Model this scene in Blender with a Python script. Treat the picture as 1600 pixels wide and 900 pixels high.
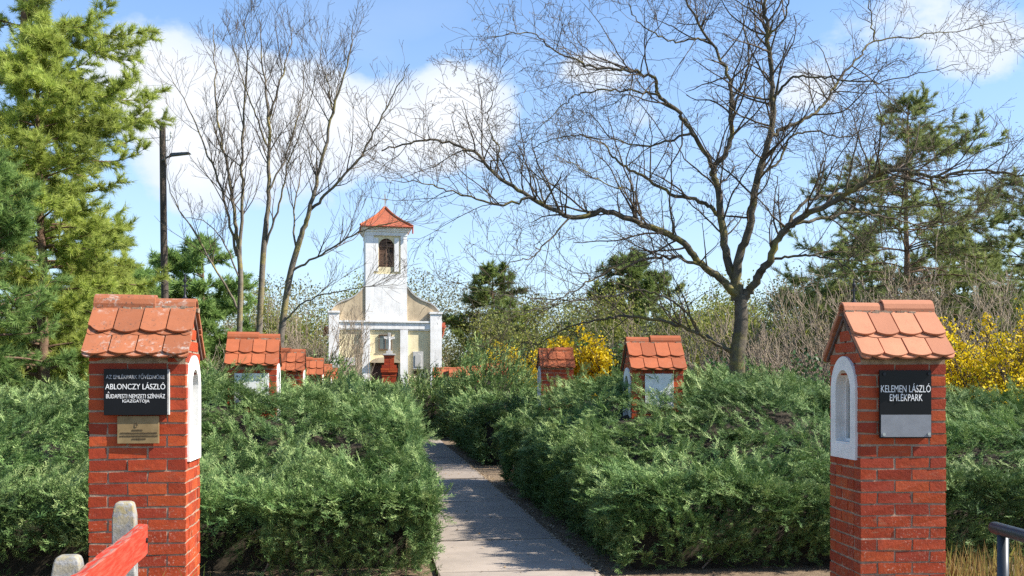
import bpy, math, random
import numpy as np
from mathutils import Vector, Matrix

# ------------------------------------------------------------------ camera, sky, sun, exposure
for o in list(bpy.data.objects): bpy.data.objects.remove(o)
SC = bpy.context.scene
COL = SC.collection
F, HZ, EYE = 1600.0, 607.0, 1.6          # focal length in photo pixels, horizon row, eye height

cam_d = bpy.data.cameras.new('camera'); cam = bpy.data.objects.new('camera', cam_d); COL.objects.link(cam)
cam.location = (0, 0, EYE); cam.rotation_euler = (math.radians(90), 0, 0)
cam_d.sensor_width = 36; cam_d.lens = 36*F/1600; cam_d.shift_y = (HZ-450)/1600
cam_d.clip_end = 2000; cam_d.clip_start = .05
SC.camera = cam

SUN_AZ, SUN_EL = 81.0, 41.0               # azimuth measured from the -Y axis towards +X
sdir = Vector((math.sin(math.radians(SUN_AZ))*math.cos(math.radians(SUN_EL)),
               -math.cos(math.radians(SUN_AZ))*math.cos(math.radians(SUN_EL)), math.sin(math.radians(SUN_EL))))
sun_d = bpy.data.lights.new('sun', 'SUN'); sun = bpy.data.objects.new('sun', sun_d); COL.objects.link(sun)
sun_d.energy = 5.0; sun_d.angle = math.radians(.53); sun_d.color = (1, .94, .85)
sun.rotation_euler = sdir.to_track_quat('Z', 'Y').to_euler(); sun.location = (20, -10, 30)

VS = SC.view_settings
VS.view_transform = 'Standard'; VS.look = 'None'; VS.gamma = 1; VS.use_curve_mapping = False; VS.exposure = 1.12
SC.cycles.use_denoising = False
SC.cycles.max_bounces = 6; SC.cycles.diffuse_bounces = 3; SC.cycles.glossy_bounces = 2
SC.cycles.transmission_bounces = 3; SC.cycles.transparent_max_bounces = 4
SC.cycles.sample_clamp_indirect = 4

world = bpy.data.worlds.new('World'); SC.world = world; world.use_nodes = True
def build_sky():
    nt = world.node_tree; N = nt.nodes; L = nt.links; N.clear()
    out = N.new('ShaderNodeOutputWorld'); bg = N.new('ShaderNodeBackground'); L.new(bg.outputs[0], out.inputs[0])
    bg.inputs[1].default_value = .095
    sky = N.new('ShaderNodeTexSky'); sky.sky_type = 'NISHITA'; sky.sun_disc = False
    sky.sun_elevation = math.radians(SUN_EL)
    sky.sun_rotation = math.atan2(sdir.x, sdir.y)
    sky.air_density = 1.15; sky.dust_density = .4; sky.ozone_density = 2.2
    def M(op, a, b=None, c=None):
        n = N.new('ShaderNodeMath'); n.operation = op
        for i, x in enumerate((a, b, c)):
            if x is None: continue
            if isinstance(x, (int, float)): n.inputs[i].default_value = x
            else: L.new(x, n.inputs[i])
        return n.outputs[0]
    tc = N.new('ShaderNodeTexCoord'); sp = N.new('ShaderNodeSeparateXYZ'); L.new(tc.outputs['Generated'], sp.inputs[0])
    X, Y, Z = sp.outputs
    # azimuth and elevation of the direction, both in radians: true sky coordinates
    az = M('ARCTAN2', X, Y)
    el = M('ARCSINE', Z)
    nz = N.new('ShaderNodeTexNoise'); nz.inputs['Scale'].default_value = 9; nz.inputs['Detail'].default_value = 9
    nz.inputs['Roughness'].default_value = .58
    mp = N.new('ShaderNodeMapping'); mp.inputs['Scale'].default_value = (1, 1, 1.7); mp.inputs['Location'].default_value = (.3, .1, .2)
    L.new(tc.outputs['Generated'], mp.inputs[0]); L.new(mp.outputs[0], nz.inputs[0])
    nz2 = N.new('ShaderNodeTexNoise'); nz2.inputs['Scale'].default_value = 3.2; nz2.inputs['Detail'].default_value = 7
    mp2 = N.new('ShaderNodeMapping'); mp2.inputs['Scale'].default_value = (1, 1, 2.6); L.new(tc.outputs['Generated'], mp2.inputs[0]); L.new(mp2.outputs[0], nz2.inputs[0])
    total = None
    def pa(px, py): 
        x, z = (px-800)/F, (HZ-py)/F
        return math.atan(x), math.asin(z/math.sqrt(1+x*x+z*z))
    for px, py, rx, ry, w in CLOUDS:
        a0, e0 = pa(px, py); ra, re = rx/F, ry/F
        d1 = M('DIVIDE', M('SUBTRACT', az, a0), ra); d2 = M('DIVIDE', M('SUBTRACT', el, e0), re)
        d = M('ADD', M('MULTIPLY', d1, d1), M('MULTIPLY', d2, d2))
        g = M('MULTIPLY', M('POWER', 2.718, M('MULTIPLY', d, -1.0)), w)
        total = g if total is None else M('ADD', total, g)
    dens = M('ADD', total, M('MULTIPLY', M('SUBTRACT', nz.outputs[0], .5), 1.9))
    ss = N.new('ShaderNodeMapRange'); ss.interpolation_type = 'SMOOTHSTEP'; L.new(dens, ss.inputs[0])
    ss.inputs[1].default_value = .34; ss.inputs[2].default_value = .85
    cum = M('MULTIPLY', ss.outputs[0], M('MINIMUM', M('MULTIPLY', total, 2.5), 1.0))
    thin = N.new('ShaderNodeMapRange'); thin.interpolation_type = 'SMOOTHSTEP'; L.new(nz2.outputs[0], thin.inputs[0])
    thin.inputs[1].default_value = .42; thin.inputs[2].default_value = .75; thin.inputs[3].default_value = 0; thin.inputs[4].default_value = .5
    low = N.new('ShaderNodeMapRange'); L.new(el, low.inputs[0]); low.inputs[1].default_value = .40; low.inputs[2].default_value = .0
    low.inputs[3].default_value = 0; low.inputs[4].default_value = .62                       # pale veil of far cloud near the horizon
    veil = M('MAXIMUM', M('MULTIPLY', thin.outputs[0], M('ADD', low.outputs[0], .3)), M('MULTIPLY', low.outputs[0], .72))
    cover = M('MINIMUM', M('MAXIMUM', cum, veil), .96)
    shade = N.new('ShaderNodeMapRange'); L.new(dens, shade.inputs[0]); shade.inputs[1].default_value = .5; shade.inputs[2].default_value = 1.5
    cc = N.new('ShaderNodeMix'); cc.data_type = 'RGBA'; L.new(shade.outputs[0], cc.inputs[0])
    cc.inputs[6].default_value = (3.9, 4.5, 5.4, 1); cc.inputs[7].default_value = (5.0, 5.15, 5.4, 1)
    tint = N.new('ShaderNodeMix'); tint.data_type = 'RGBA'; tint.blend_type = 'MULTIPLY'; tint.inputs[0].default_value = 1
    L.new(sky.outputs[0], tint.inputs[6]); tint.inputs[7].default_value = (.86, .99, 1.16, 1)
    mx = N.new('ShaderNodeMix'); mx.data_type = 'RGBA'; L.new(cover, mx.inputs[0])
    L.new(tint.outputs[2], mx.inputs[6]); L.new(cc.outputs[2], mx.inputs[7]); L.new(mx.outputs[2], bg.inputs[0])
CLOUDS = [(220, 110, 80, 62, 1.2), (280, 180, 80, 75, 1.0), (400, 130, 130, 55, 1.0), (560, 165, 100, 55, 1.05), (460, 260, 280, 90, .7), (715, 140, 75, 52, 1.15), (745, 195, 95, 50, .9),
          (640, 220, 110, 50, .6), (930, 115, 60, 40, .85), (1010, 185, 60, 40, .55), (430, 240, 120, 50, .6), (300, 300, 70, 60, .55), (1260, 140, 70, 40, .6), (1420, 40, 160, 60, .6), (1570, 90, 90, 70, .65),
          (2300, 200, 300, 90, 1.0), (-700, 150, 300, 110, 1.0)]
build_sky()

# ------------------------------------------------------------------ helpers
def W(px, py, z): return Vector(((px-800)/F*z, z, EYE+(HZ-py)/F*z))
TH = math.atan(.13); UX = Vector((math.cos(TH), math.sin(TH), 0)); VX = Vector((-math.sin(TH), math.cos(TH), 0))
def uv2w(u, v): return UX*u+VX*v
def sstep(a, b, x):
    t = np.clip((x-a)/(b-a), 0, 1); return t*t*(3-2*t)

def link(name, me, mat=None, parent=None, smooth=False):
    if mat is not None:
        for m in (mat if isinstance(mat, (list, tuple)) else [mat]): me.materials.append(m)
    o = bpy.data.objects.new(name, me); COL.objects.link(o)
    if parent: o.parent = parent
    if smooth: me.polygons.foreach_set('use_smooth', [True]*len(me.polygons))
    return o
def np_mesh(name, V, Fs):
    """V (n,3); Fs list of (m,k) index arrays"""
    me = bpy.data.meshes.new(name); V = np.ascontiguousarray(V, np.float32)
    Fs = [np.ascontiguousarray(f, np.int32) for f in Fs if len(f)]
    me.vertices.add(len(V)); me.vertices.foreach_set('co', V.ravel())
    nl = sum(f.size for f in Fs); npoly = sum(len(f) for f in Fs)
    me.loops.add(nl); me.loops.foreach_set('vertex_index', np.concatenate([f.ravel() for f in Fs]))
    st = []; c = 0
    for f in Fs:
        k = f.shape[1]; st.append(c+np.arange(len(f))*k); c += f.size
    me.polygons.add(npoly); me.polygons.foreach_set('loop_start', np.concatenate(st).astype(np.int32))
    me.update(calc_edges=True); me.validate()
    return me
def tag(o, label=None, cat=None, group=None, kind=None):
    if label: o['label'] = label
    if cat: o['category'] = cat
    if group: o['group'] = group
    if kind: o['kind'] = kind
    return o
def thing(name, label, cat, loc=(0, 0, 0), rz=0, group=None):
    o = bpy.data.objects.new(name, None); COL.objects.link(o); o.location = loc; o.rotation_euler = (0, 0, rz)
    o.empty_display_size = .2
    return tag(o, label, cat, group)

class MB:
    """collects polygons of one mesh"""
    def __init__(s): s.v = []; s.f = []; s.m = []
    def add(s, vs, fs, mi=0):
        b = len(s.v); s.v += [tuple(v) for v in vs]; s.f += [tuple(i+b for i in f) for f in fs]; s.m += [mi]*len(fs)
    def box(s, x0, x1, y0, y1, z0, z1, mi=0, j=0, rng=None):
        vs = [(x0, y0, z0), (x1, y0, z0), (x1, y1, z0), (x0, y1, z0), (x0, y0, z1), (x1, y0, z1), (x1, y1, z1), (x0, y1, z1)]
        if j: vs = [tuple(c+rng.uniform(-j, j) for c in v) for v in vs]
        s.add(vs, [(0, 3, 2, 1), (4, 5, 6, 7), (0, 1, 5, 4), (1, 2, 6, 5), (2, 3, 7, 6), (3, 0, 4, 7)], mi)
    def prism(s, pts, fn, d0, d1, mi=0):
        """pts 2-D outline, fn(a,b,d) -> 3-D"""
        n = len(pts); vs = [fn(a, b, d0) for a, b in pts]+[fn(a, b, d1) for a, b in pts]
        s.add(vs, [tuple(range(n-1, -1, -1)), tuple(range(n, 2*n))]+[(i, (i+1) % n, n+(i+1) % n, n+i) for i in range(n)], mi)
    def tube(s, P, R, k=8, mi=0, cap=True):
        V, Q = tube_np(np.array([tuple(p) for p in P], float), R, k); n = len(P)
        fs = [tuple(q) for q in Q]
        if cap: fs += [tuple(range(k-1, -1, -1)), tuple(range((n-1)*k, n*k))]
        s.add(V, fs, mi)
    def lathe(s, prof, k=12, c=(0, 0), mi=0):
        n = len(prof); vs = []
        for r, z in prof: vs += [(c[0]+r*math.cos(2*math.pi*i/k), c[1]+r*math.sin(2*math.pi*i/k), z) for i in range(k)]
        fs = [(a*k+i, a*k+(i+1) % k, (a+1)*k+(i+1) % k, (a+1)*k+i) for a in range(n-1) for i in range(k)]
        fs += [tuple(range(k-1, -1, -1)), tuple(range((n-1)*k, n*k))]
        s.add(vs, fs, mi)
    def build(s, name, mat, parent=None, bevel=0, smooth=False):
        me = bpy.data.meshes.new(name); me.from_pydata(s.v, [], s.f)
        if isinstance(mat, (list, tuple)): pass
        o = link(name, me, mat, parent, smooth)
        if isinstance(mat, (list, tuple)): me.polygons.foreach_set('material_index', s.m)
        me.update()
        if bevel:
            b = o.modifiers.new('bevel', 'BEVEL'); b.width = bevel; b.segments = 2; b.limit_method = 'ANGLE'
        return o

def tube_np(P, R, k=6):
    P = np.asarray(P, float); n = len(P); R = np.broadcast_to(np.asarray(R, float), (n,))
    T = np.gradient(P, axis=0); T /= np.linalg.norm(T, axis=1, keepdims=True)+1e-9
    ref = np.array([0, 0, 1.]) if abs(T[:, 2]).mean() < .8 else np.array([1., 0, 0])
    A = np.cross(T, ref); A /= np.linalg.norm(A, axis=1, keepdims=True)+1e-9; B = np.cross(T, A)
    an = np.arange(k)*2*math.pi/k
    V = P[:, None]+R[:, None, None]*(np.cos(an)[None, :, None]*A[:, None]+np.sin(an)[None, :, None]*B[:, None])
    i = np.arange(n-1)[:, None]*k; j = np.arange(k)[None]; j2 = (j+1) % k
    Q = np.stack([i+j, i+j2, i+k+j2, i+k+j], -1).reshape(-1, 4)
    return V.reshape(-1, 3), Q
class Tubes:
    def __init__(s): s.V = []; s.Q = []; s.n = 0
    def add(s, P, R, k=5):
        V, Q = tube_np(P, R, k); s.V.append(V); s.Q.append(Q+s.n); s.n += len(V)
    def build(s, name, mat, parent=None):
        me = np_mesh(name, np.concatenate(s.V), [np.concatenate(s.Q)]); o = link(name, me, mat, parent); 
        me.polygons.foreach_set('use_smooth', [True]*len(me.polygons)); return o

def hash2(i, j, seed):
    n = (i*374761393+j*668265263+seed*974711) & 0x7fffffff
    n = ((n ^ (n >> 13))*1274126177) & 0x7fffffff
    return ((n ^ (n >> 16)) & 0xffff)/65535.0
def vnoise(x, y, seed=0):
    x = np.asarray(x, float); y = np.asarray(y, float)
    i = np.floor(x).astype(np.int64); j = np.floor(y).astype(np.int64); fx = x-i; fy = y-j
    fx = fx*fx*(3-2*fx); fy = fy*fy*(3-2*fy)
    return (hash2(i, j, seed)*(1-fx)+hash2(i+1, j, seed)*fx)*(1-fy)+(hash2(i, j+1, seed)*(1-fx)+hash2(i+1, j+1, seed)*fx)*fy

# ------------------------------------------------------------------ materials
def mat_new(name):
    m = bpy.data.materials.new(name); m.use_nodes = True; N = m.node_tree.nodes; L = m.node_tree.links
    return m, N, L, N['Principled BSDF']
def ramp(N, L, src, stops):
    r = N.new('ShaderNodeValToRGB'); e = r.color_ramp.elements
    while len(e) < len(stops): e.new(.5)
    for el, (p, c) in zip(e, stops): el.position = p; el.color = (*c, 1)
    L.new(src, r.inputs[0]); return r.outputs[0]
def noise(N, L, scale, detail=5, rough=.55, coord='Object'):
    tc = N.new('ShaderNodeTexCoord'); n = N.new('ShaderNodeTexNoise')
    n.inputs['Scale'].default_value = scale; n.inputs['Detail'].default_value = detail; n.inputs['Roughness'].default_value = rough
    L.new(tc.outputs[coord], n.inputs[0]); return n.outputs[0]
def mixc(N, L, fac, a, b, bt='MIX'):
    m = N.new('ShaderNodeMix'); m.data_type = 'RGBA'; m.blend_type = bt
    for s, x in ((0, fac), (6, a), (7, b)):
        if isinstance(x, (int, float)): m.inputs[s].default_value = x
        elif isinstance(x, tuple): m.inputs[s].default_value = (*x, 1)
        else: L.new(x, m.inputs[s])
    return m.outputs[2]
def maprange(N, L, src, a, b, c=0, d=1):
    m = N.new('ShaderNodeMapRange'); L.new(src, m.inputs[0])
    for i, x in zip((1, 2, 3, 4), (a, b, c, d)): m.inputs[i].default_value = x
    return m.outputs[0]
def bump(N, L, bsdf, src, strength=.3, dist=.01):
    b = N.new('ShaderNodeBump'); b.inputs['Strength'].default_value = strength; b.inputs['Distance'].default_value = dist
    L.new(src, b.inputs['Height']); L.new(b.outputs[0], bsdf.inputs['Normal'])
def island(N):
    return N.new('ShaderNodeNewGeometry').outputs['Random Per Island']

def m_leaf(name, c0, c1, c2=None, trans=.3, rough=.6, patch=.6, tone=False):
    m, N, L, b = mat_new(name)
    at = N.new('ShaderNodeAttribute'); at.attribute_name = 'tone'
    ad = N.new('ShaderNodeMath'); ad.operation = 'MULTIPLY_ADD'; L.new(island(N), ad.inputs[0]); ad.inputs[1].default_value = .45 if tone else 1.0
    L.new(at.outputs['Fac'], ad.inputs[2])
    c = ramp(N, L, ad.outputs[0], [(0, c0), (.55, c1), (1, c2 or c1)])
    n = noise(N, L, patch, 3)
    k = maprange(N, L, n, .3, .7, .72, 1.25)
    mul = N.new('ShaderNodeVectorMath'); mul.operation = 'SCALE'; L.new(c, mul.inputs[0]); L.new(k, mul.inputs['Scale'])
    L.new(mul.outputs[0], b.inputs['Base Color']); b.inputs['Roughness'].default_value = rough; b.inputs['Specular IOR Level'].default_value = .22
    t = N.new('ShaderNodeBsdfTranslucent'); L.new(mul.outputs[0], t.inputs[0])
    ms = N.new('ShaderNodeMixShader'); ms.inputs[0].default_value = trans
    L.new(b.outputs[0], ms.inputs[1]); L.new(t.outputs[0], ms.inputs[2]); L.new(ms.outputs[0], N['Material Output'].inputs[0])
    return m
def m_rough(name, c0, c1, scale=6, rough=.85, bs=.4, bd=.01, spec=.3, detail=6):
    m, N, L, b = mat_new(name); n = noise(N, L, scale, detail, .6)
    L.new(ramp(N, L, n, [(.3, c0), (.7, c1)]), b.inputs['Base Color']); b.inputs['Roughness'].default_value = rough
    b.inputs['Specular IOR Level'].default_value = spec
    n2 = noise(N, L, scale*5, 5, .65); bump(N, L, b, n2, bs, bd); return m
def m_plain(name, c, rough=.5, metal=0, spec=.5):
    m, N, L, b = mat_new(name); n = noise(N, L, 18, 5)
    L.new(mixc(N, L, maprange(N, L, n, .3, .7), tuple(x*.85 for x in c), c), b.inputs['Base Color'])
    b.inputs['Roughness'].default_value = rough; b.inputs['Metallic'].default_value = metal; b.inputs['Specular IOR Level'].default_value = spec
    return m

def m_brick(name, dark=False):
    m, N, L, b = mat_new(name)
    r = island(N)
    c = ramp(N, L, r, [(0, (.25, .034, .014)), (.3, (.32, .046, .015)), (.65, (.37, .058, .017)), (.88, (.41, .075, .020)), (1, (.28, .036, .017))])
    n = noise(N, L, 14, 6, .65)
    c = mixc(N, L, maprange(N, L, n, .45, .75, 0, .55), c, (.22, .028, .016))
    n3 = noise(N, L, 60, 4, .7)
    tc = N.new('ShaderNodeTexCoord'); sp = N.new('ShaderNodeSeparateXYZ'); L.new(tc.outputs['Object'], sp.inputs[0])
    hz = maprange(N, L, sp.outputs[2], .3, 1.15, 1, 0)
    n4 = noise(N, L, 5, 4, .6)
    a = N.new('ShaderNodeMath'); a.operation = 'MULTIPLY'; L.new(maprange(N, L, n3, .56, .66), a.inputs[0]); L.new(hz, a.inputs[1])
    a2 = N.new('ShaderNodeMath'); a2.operation = 'MULTIPLY'; L.new(a.outputs[0], a2.inputs[0]); L.new(maprange(N, L, n4, .4, .65), a2.inputs[1])
    c = mixc(N, L, a2.outputs[0], c, (.62, .42, .32))                       # salt bloom near the foot
    tcs = N.new('ShaderNodeTexCoord'); mps = N.new('ShaderNodeMapping'); mps.inputs['Scale'].default_value = (6, 6, 22); L.new(tcs.outputs['Object'], mps.inputs[0])
    ns = N.new('ShaderNodeTexNoise'); ns.inputs['Scale'].default_value = 1.3; ns.inputs['Detail'].default_value = 8; ns.inputs['Roughness'].default_value = .7; L.new(mps.outputs[0], ns.inputs[0])
    c = mixc(N, L, maprange(N, L, ns.outputs[0], .58, .68, 0, .55), c, (.30, .17, .10))         # mortar smears
    nd = noise(N, L, 3.2, 6, .7); c = mixc(N, L, maprange(N, L, nd, .55, .75, 0, .55), c, (.12, .028, .018))   # sooty patches
    L.new(c, b.inputs['Base Color']); b.inputs['Roughness'].default_value = .62; b.inputs['Specular IOR Level'].default_value = .2
    bump(N, L, b, noise(N, L, 38, 7, .72), .45, .008); return m
def m_tile(name, base, lichen=.0, dark=.0):
    m, N, L, b = mat_new(name); r = island(N)
    c = ramp(N, L, r, [(0, tuple(x*.74 for x in base)), (.5, base), (1, (base[0]*1.14, base[1]*1.2, base[2]*1.2))])
    n = noise(N, L, 9, 6, .6); c = mixc(N, L, maprange(N, L, n, .4, .8, 0, .5), c, tuple(x*.66 for x in base))
    if dark:
        nd = noise(N, L, 55, 5, .75); nd2 = noise(N, L, 7, 3)
        a = N.new('ShaderNodeMath'); a.operation = 'MULTIPLY'; L.new(maprange(N, L, nd, .56, .62), a.inputs[0]); L.new(maprange(N, L, nd2, .46, .6, .05, dark), a.inputs[1])
        c = mixc(N, L, a.outputs[0], c, (.07, .05, .04))
    if lichen:
        nl = noise(N, L, 26, 6, .7); nl2 = noise(N, L, 4.2, 2)
        a = N.new('ShaderNodeMath'); a.operation = 'MULTIPLY'; L.new(maprange(N, L, nl, .52, .66), a.inputs[0]); L.new(maprange(N, L, nl2, .47, .62, .03, lichen), a.inputs[1])
        c = mixc(N, L, a.outputs[0], c, (.42, .38, .33))
    L.new(c, b.inputs['Base Color']); b.inputs['Roughness'].default_value = .8; b.inputs['Specular IOR Level'].default_value = .25
    bump(N, L, b, noise(N, L, 70, 5, .7), .3, .004); return m

def m_streak(name, c0, c1, scale, rough, bs, bd):
    """render with rain streaks and damp patches of its own"""
    m, N, L, b = mat_new(name); n = noise(N, L, scale, 6, .6); c = ramp(N, L, n, [(.35, c0), (.65, c1)])
    tc = N.new('ShaderNodeTexCoord'); mp = N.new('ShaderNodeMapping'); mp.inputs['Scale'].default_value = (5.5, 5.5, .45); L.new(tc.outputs['Object'], mp.inputs[0])
    st = N.new('ShaderNodeTexNoise'); st.inputs['Scale'].default_value = 1.6; st.inputs['Detail'].default_value = 6; st.inputs['Roughness'].default_value = .65; L.new(mp.outputs[0], st.inputs[0])
    c = mixc(N, L, maprange(N, L, st.outputs[0], .52, .72, 0, .5), c, tuple(x*.55 for x in c0))
    n2 = noise(N, L, 1.1, 5, .7); c = mixc(N, L, maprange(N, L, n2, .56, .66, 0, .4), c, tuple(x*.7 for x in c0))
    L.new(c, b.inputs['Base Color']); b.inputs['Roughness'].default_value = rough; b.inputs['Specular IOR Level'].default_value = .2
    bump(N, L, b, noise(N, L, 25, 5, .65), bs, bd); return m
M = {}
M['brick'] = m_brick('red brick')
M['mortar'] = m_rough('mortar', (.20, .14, .10), (.42, .31, .22), 20, .95, .6, .008, .1)
M['tile_old'] = m_tile('weathered clay tile', (.34, .115, .052), .95, .95)
M['tile'] = m_tile('pale clay tile', (.46, .19, .105), .0, .25)
M['tile_far'] = m_tile('clay tile', (.36, .10, .040), .12, .3)
M['tile_under'] = m_rough('roof bedding', (.05, .04, .035), (.16, .10, .08), 25, .95)
M['white'] = m_rough('white plaster', (.62, .61, .58), (.80, .79, .76), 7, .8, .25, .004)
M['white_weather'] = m_streak('weathered white plaster', (.70, .68, .65), (.88, .87, .84), 2.2, .85, .3, .006)
M['cream'] = m_streak('cream render', (.66, .56, .34), (.78, .68, .44), 1.8, .85, .25, .006)
M['beige'] = m_streak('stained render', (.38, .30, .20), (.56, .45, .30), 1.6, .9, .3, .006)
M['granite'] = m_plain('black granite', (.008, .008, .010), .3, 0, .22)
M['grey_metal'] = m_plain('grey sheet metal', (.24, .25, .27), .5, .3)
M['bronze'] = m_rough('bronze', (.17, .115, .05), (.27, .19, .09), 14, .5, .2, .002)
M['letter'] = m_plain('white lettering', (.80, .80, .78), .6)
M['letter_faded'] = m_plain('faded lettering', (.36, .37, .38), .6)
M['bronze_dark'] = m_plain('dark bronze', (.09, .06, .028), .5, .3)
M['iron'] = m_plain('dark iron', (.025, .026, .03), .5, .5)
M['steel'] = m_plain('steel', (.55, .55, .55), .3, .8)
M['pipe'] = m_plain('dark painted pipe', (.035, .042, .05), .38, .2)
M['lamp'] = m_plain('lamp housing', (.12, .13, .14), .5, .3)
M['wood_dark'] = m_rough('dark door wood', (.045, .02, .014), (.10, .045, .03), 6, .7)
M['shutter'] = m_rough('louvre wood', (.10, .055, .035), (.20, .12, .08), 8, .8)
M['pole'] = m_rough('tarred pole wood', (.055, .042, .034), (.12, .095, .075), 5, .9)
M['dark'] = m_plain('dark interior', (.012, .012, .013), .7)
M['drain'] = m_plain('red painted drainpipe', (.42, .09, .04), .5)
M['stone'] = m_rough('grey stone', (.36, .35, .33), (.52, .51, .48), 5, .85)
def m_glass():
    m, N, L, b = mat_new('window pane'); b.inputs['Base Color'].default_value = (.10, .12, .11, 1); b.inputs['Roughness'].default_value = .06
    b.inputs['Specular IOR Level'].default_value = .9; b.inputs['Coat Weight'].default_value = .6; b.inputs['Coat Roughness'].default_value = .03; return m
M['glass'] = m_glass()
def m_concrete():
    m, N, L, b = mat_new('lichened concrete')
    n = noise(N, L, 22, 7, .65); c = ramp(N, L, n, [(.3, (.13, .13, .125)), (.7, (.34, .335, .32))])
    tc = N.new('ShaderNodeTexCoord'); sp = N.new('ShaderNodeSeparateXYZ'); L.new(tc.outputs['Object'], sp.inputs[0])
    n2 = noise(N, L, 30, 5, .7); a = N.new('ShaderNodeMath'); a.operation = 'MULTIPLY'
    L.new(maprange(N, L, n2, .45, .55), a.inputs[0]); L.new(maprange(N, L, sp.outputs[2], .78, .95, .05, .75), a.inputs[1])
    c = mixc(N, L, a.outputs[0], c, (.30, .235, .085))
    L.new(c, b.inputs['Base Color']); b.inputs['Roughness'].default_value = .95; bump(N, L, b, noise(N, L, 90, 5, .7), .6, .006); return m
M['concrete'] = m_concrete()
def m_redwood():
    m, N, L, b = mat_new('flaking red paint')
    tc = N.new('ShaderNodeTexCoord'); mp = N.new('ShaderNodeMapping'); mp.inputs['Scale'].default_value = (14, 1.3, 14); L.new(tc.outputs['Object'], mp.inputs[0])
    nn = N.new('ShaderNodeTexNoise'); nn.inputs['Scale'].default_value = 4; nn.inputs['Detail'].default_value = 7; L.new(mp.outputs[0], nn.inputs[0])
    c = mixc(N, L, maprange(N, L, nn.outputs[0], .35, .7), (.36, .032, .016), (.46, .060, .028))
    ge = N.new('ShaderNodeNewGeometry'); sp = N.new('ShaderNodeSeparateXYZ'); L.new(ge.outputs['Normal'], sp.inputs[0])
    a = N.new('ShaderNodeMath'); a.operation = 'MULTIPLY'; L.new(maprange(N, L, nn.outputs[0], .46, .58), a.inputs[0]); L.new(maprange(N, L, sp.outputs[2], .3, .9, .12, .8), a.inputs[1])
    c = mixc(N, L, a.outputs[0], c, (.22, .15, .12))
    L.new(c, b.inputs['Base Color']); b.inputs['Roughness'].default_value = .7; b.inputs['Specular IOR Level'].default_value = .2; bump(N, L, b, nn.outputs[0], .8, .006); return m
M['redwood'] = m_redwood()

M['juniper'] = m_leaf('juniper foliage', (.022, .060, .020), (.112, .195, .052), (.37, .45, .175), .14, .6, .6, True)
M['juniper_in'] = m_rough('juniper dark core', (.018, .015, .010), (.045, .035, .022), 9, .95)  # dark brown of the light-blocking cores inside the junipers
M['pine_y'] = m_leaf('yellow green pine needles', (.15, .22, .040), (.36, .43, .085), (.60, .65, .19), .5, .6, .6, True)
M['pine_g'] = m_leaf('green pine needles', (.08, .15, .045), (.19, .30, .08), (.34, .45, .14), .42, .6, .6, True)
M['pine_d'] = m_leaf('dark pine needles', (.07, .12, .035), (.16, .22, .06), (.28, .33, .10), .4, .6, .6, True)
M['pine_o'] = m_leaf('dull pine needles', (.10, .14, .045), (.23, .27, .085), (.38, .42, .16), .4, .6, .6, True)
M['spring'] = m_leaf('young spring leaves', (.13, .16, .030), (.24, .26, .05), (.34, .34, .08), .4)
M['olive'] = m_leaf('olive leaves', (.07, .09, .03), (.13, .15, .05), (.20, .20, .08), .3)
M['wood'] = m_leaf('far wood leaves and twigs', (.09, .085, .045), (.17, .16, .075), (.27, .26, .11), .3, .8, .12)
M['broad'] = m_leaf('broad evergreen leaves', (.03, .075, .022), (.06, .13, .035), (.11, .19, .06), .2, .35)
M['yellow'] = m_leaf('yellow blossom', (.62, .43, .008), (.78, .56, .012), (.82, .66, .03), .35)
M['pod'] = m_leaf('dry pods', (.09, .065, .04), (.17, .12, .07), (.22, .17, .10), .2)
M['drygrass'] = m_leaf('dry grass', (.19, .115, .04), (.34, .23, .085), (.24, .24, .05), .3)
M['grass'] = m_leaf('grass blades', (.10, .17, .03), (.19, .28, .05), (.30, .34, .10), .35)
M['litter'] = m_leaf('dead leaves', (.20, .13, .07), (.33, .24, .14), (.46, .38, .26), .1)
def m_bark(name, c0, c1, moss, amt):
    m, N, L, b = mat_new(name); n = noise(N, L, 5, 7, .65); c = ramp(N, L, n, [(.3, c0), (.7, c1)])
    n2 = noise(N, L, 2.3, 5, .6); c = mixc(N, L, maprange(N, L, n2, .48, .66, 0, amt), c, moss)
    L.new(c, b.inputs['Base Color']); b.inputs['Roughness'].default_value = .95; b.inputs['Specular IOR Level'].default_value = .1
    bump(N, L, b, noise(N, L, 30, 6, .7), .7, .02); return m
M['bark'] = m_bark('dark bark with yellow lichen', (.055, .046, .036), (.15, .13, .10), (.27, .23, .05), .65)
M['bark_pale'] = m_bark('grey brown bark', (.095, .08, .063), (.21, .18, .145), (.32, .26, .07), .6)
M['twig'] = m_bark('fine twigs', (.065, .050, .040), (.14, .11, .085), (.20, .17, .07), .3)
M['twig_pale'] = m_bark('pale brush twigs', (.22, .17, .125), (.38, .31, .24), (.33, .28, .14), .4)
M['bark_pine'] = m_bark('pine bark', (.10, .06, .04), (.20, .13, .09), (.14, .12, .08), .3)

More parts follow.
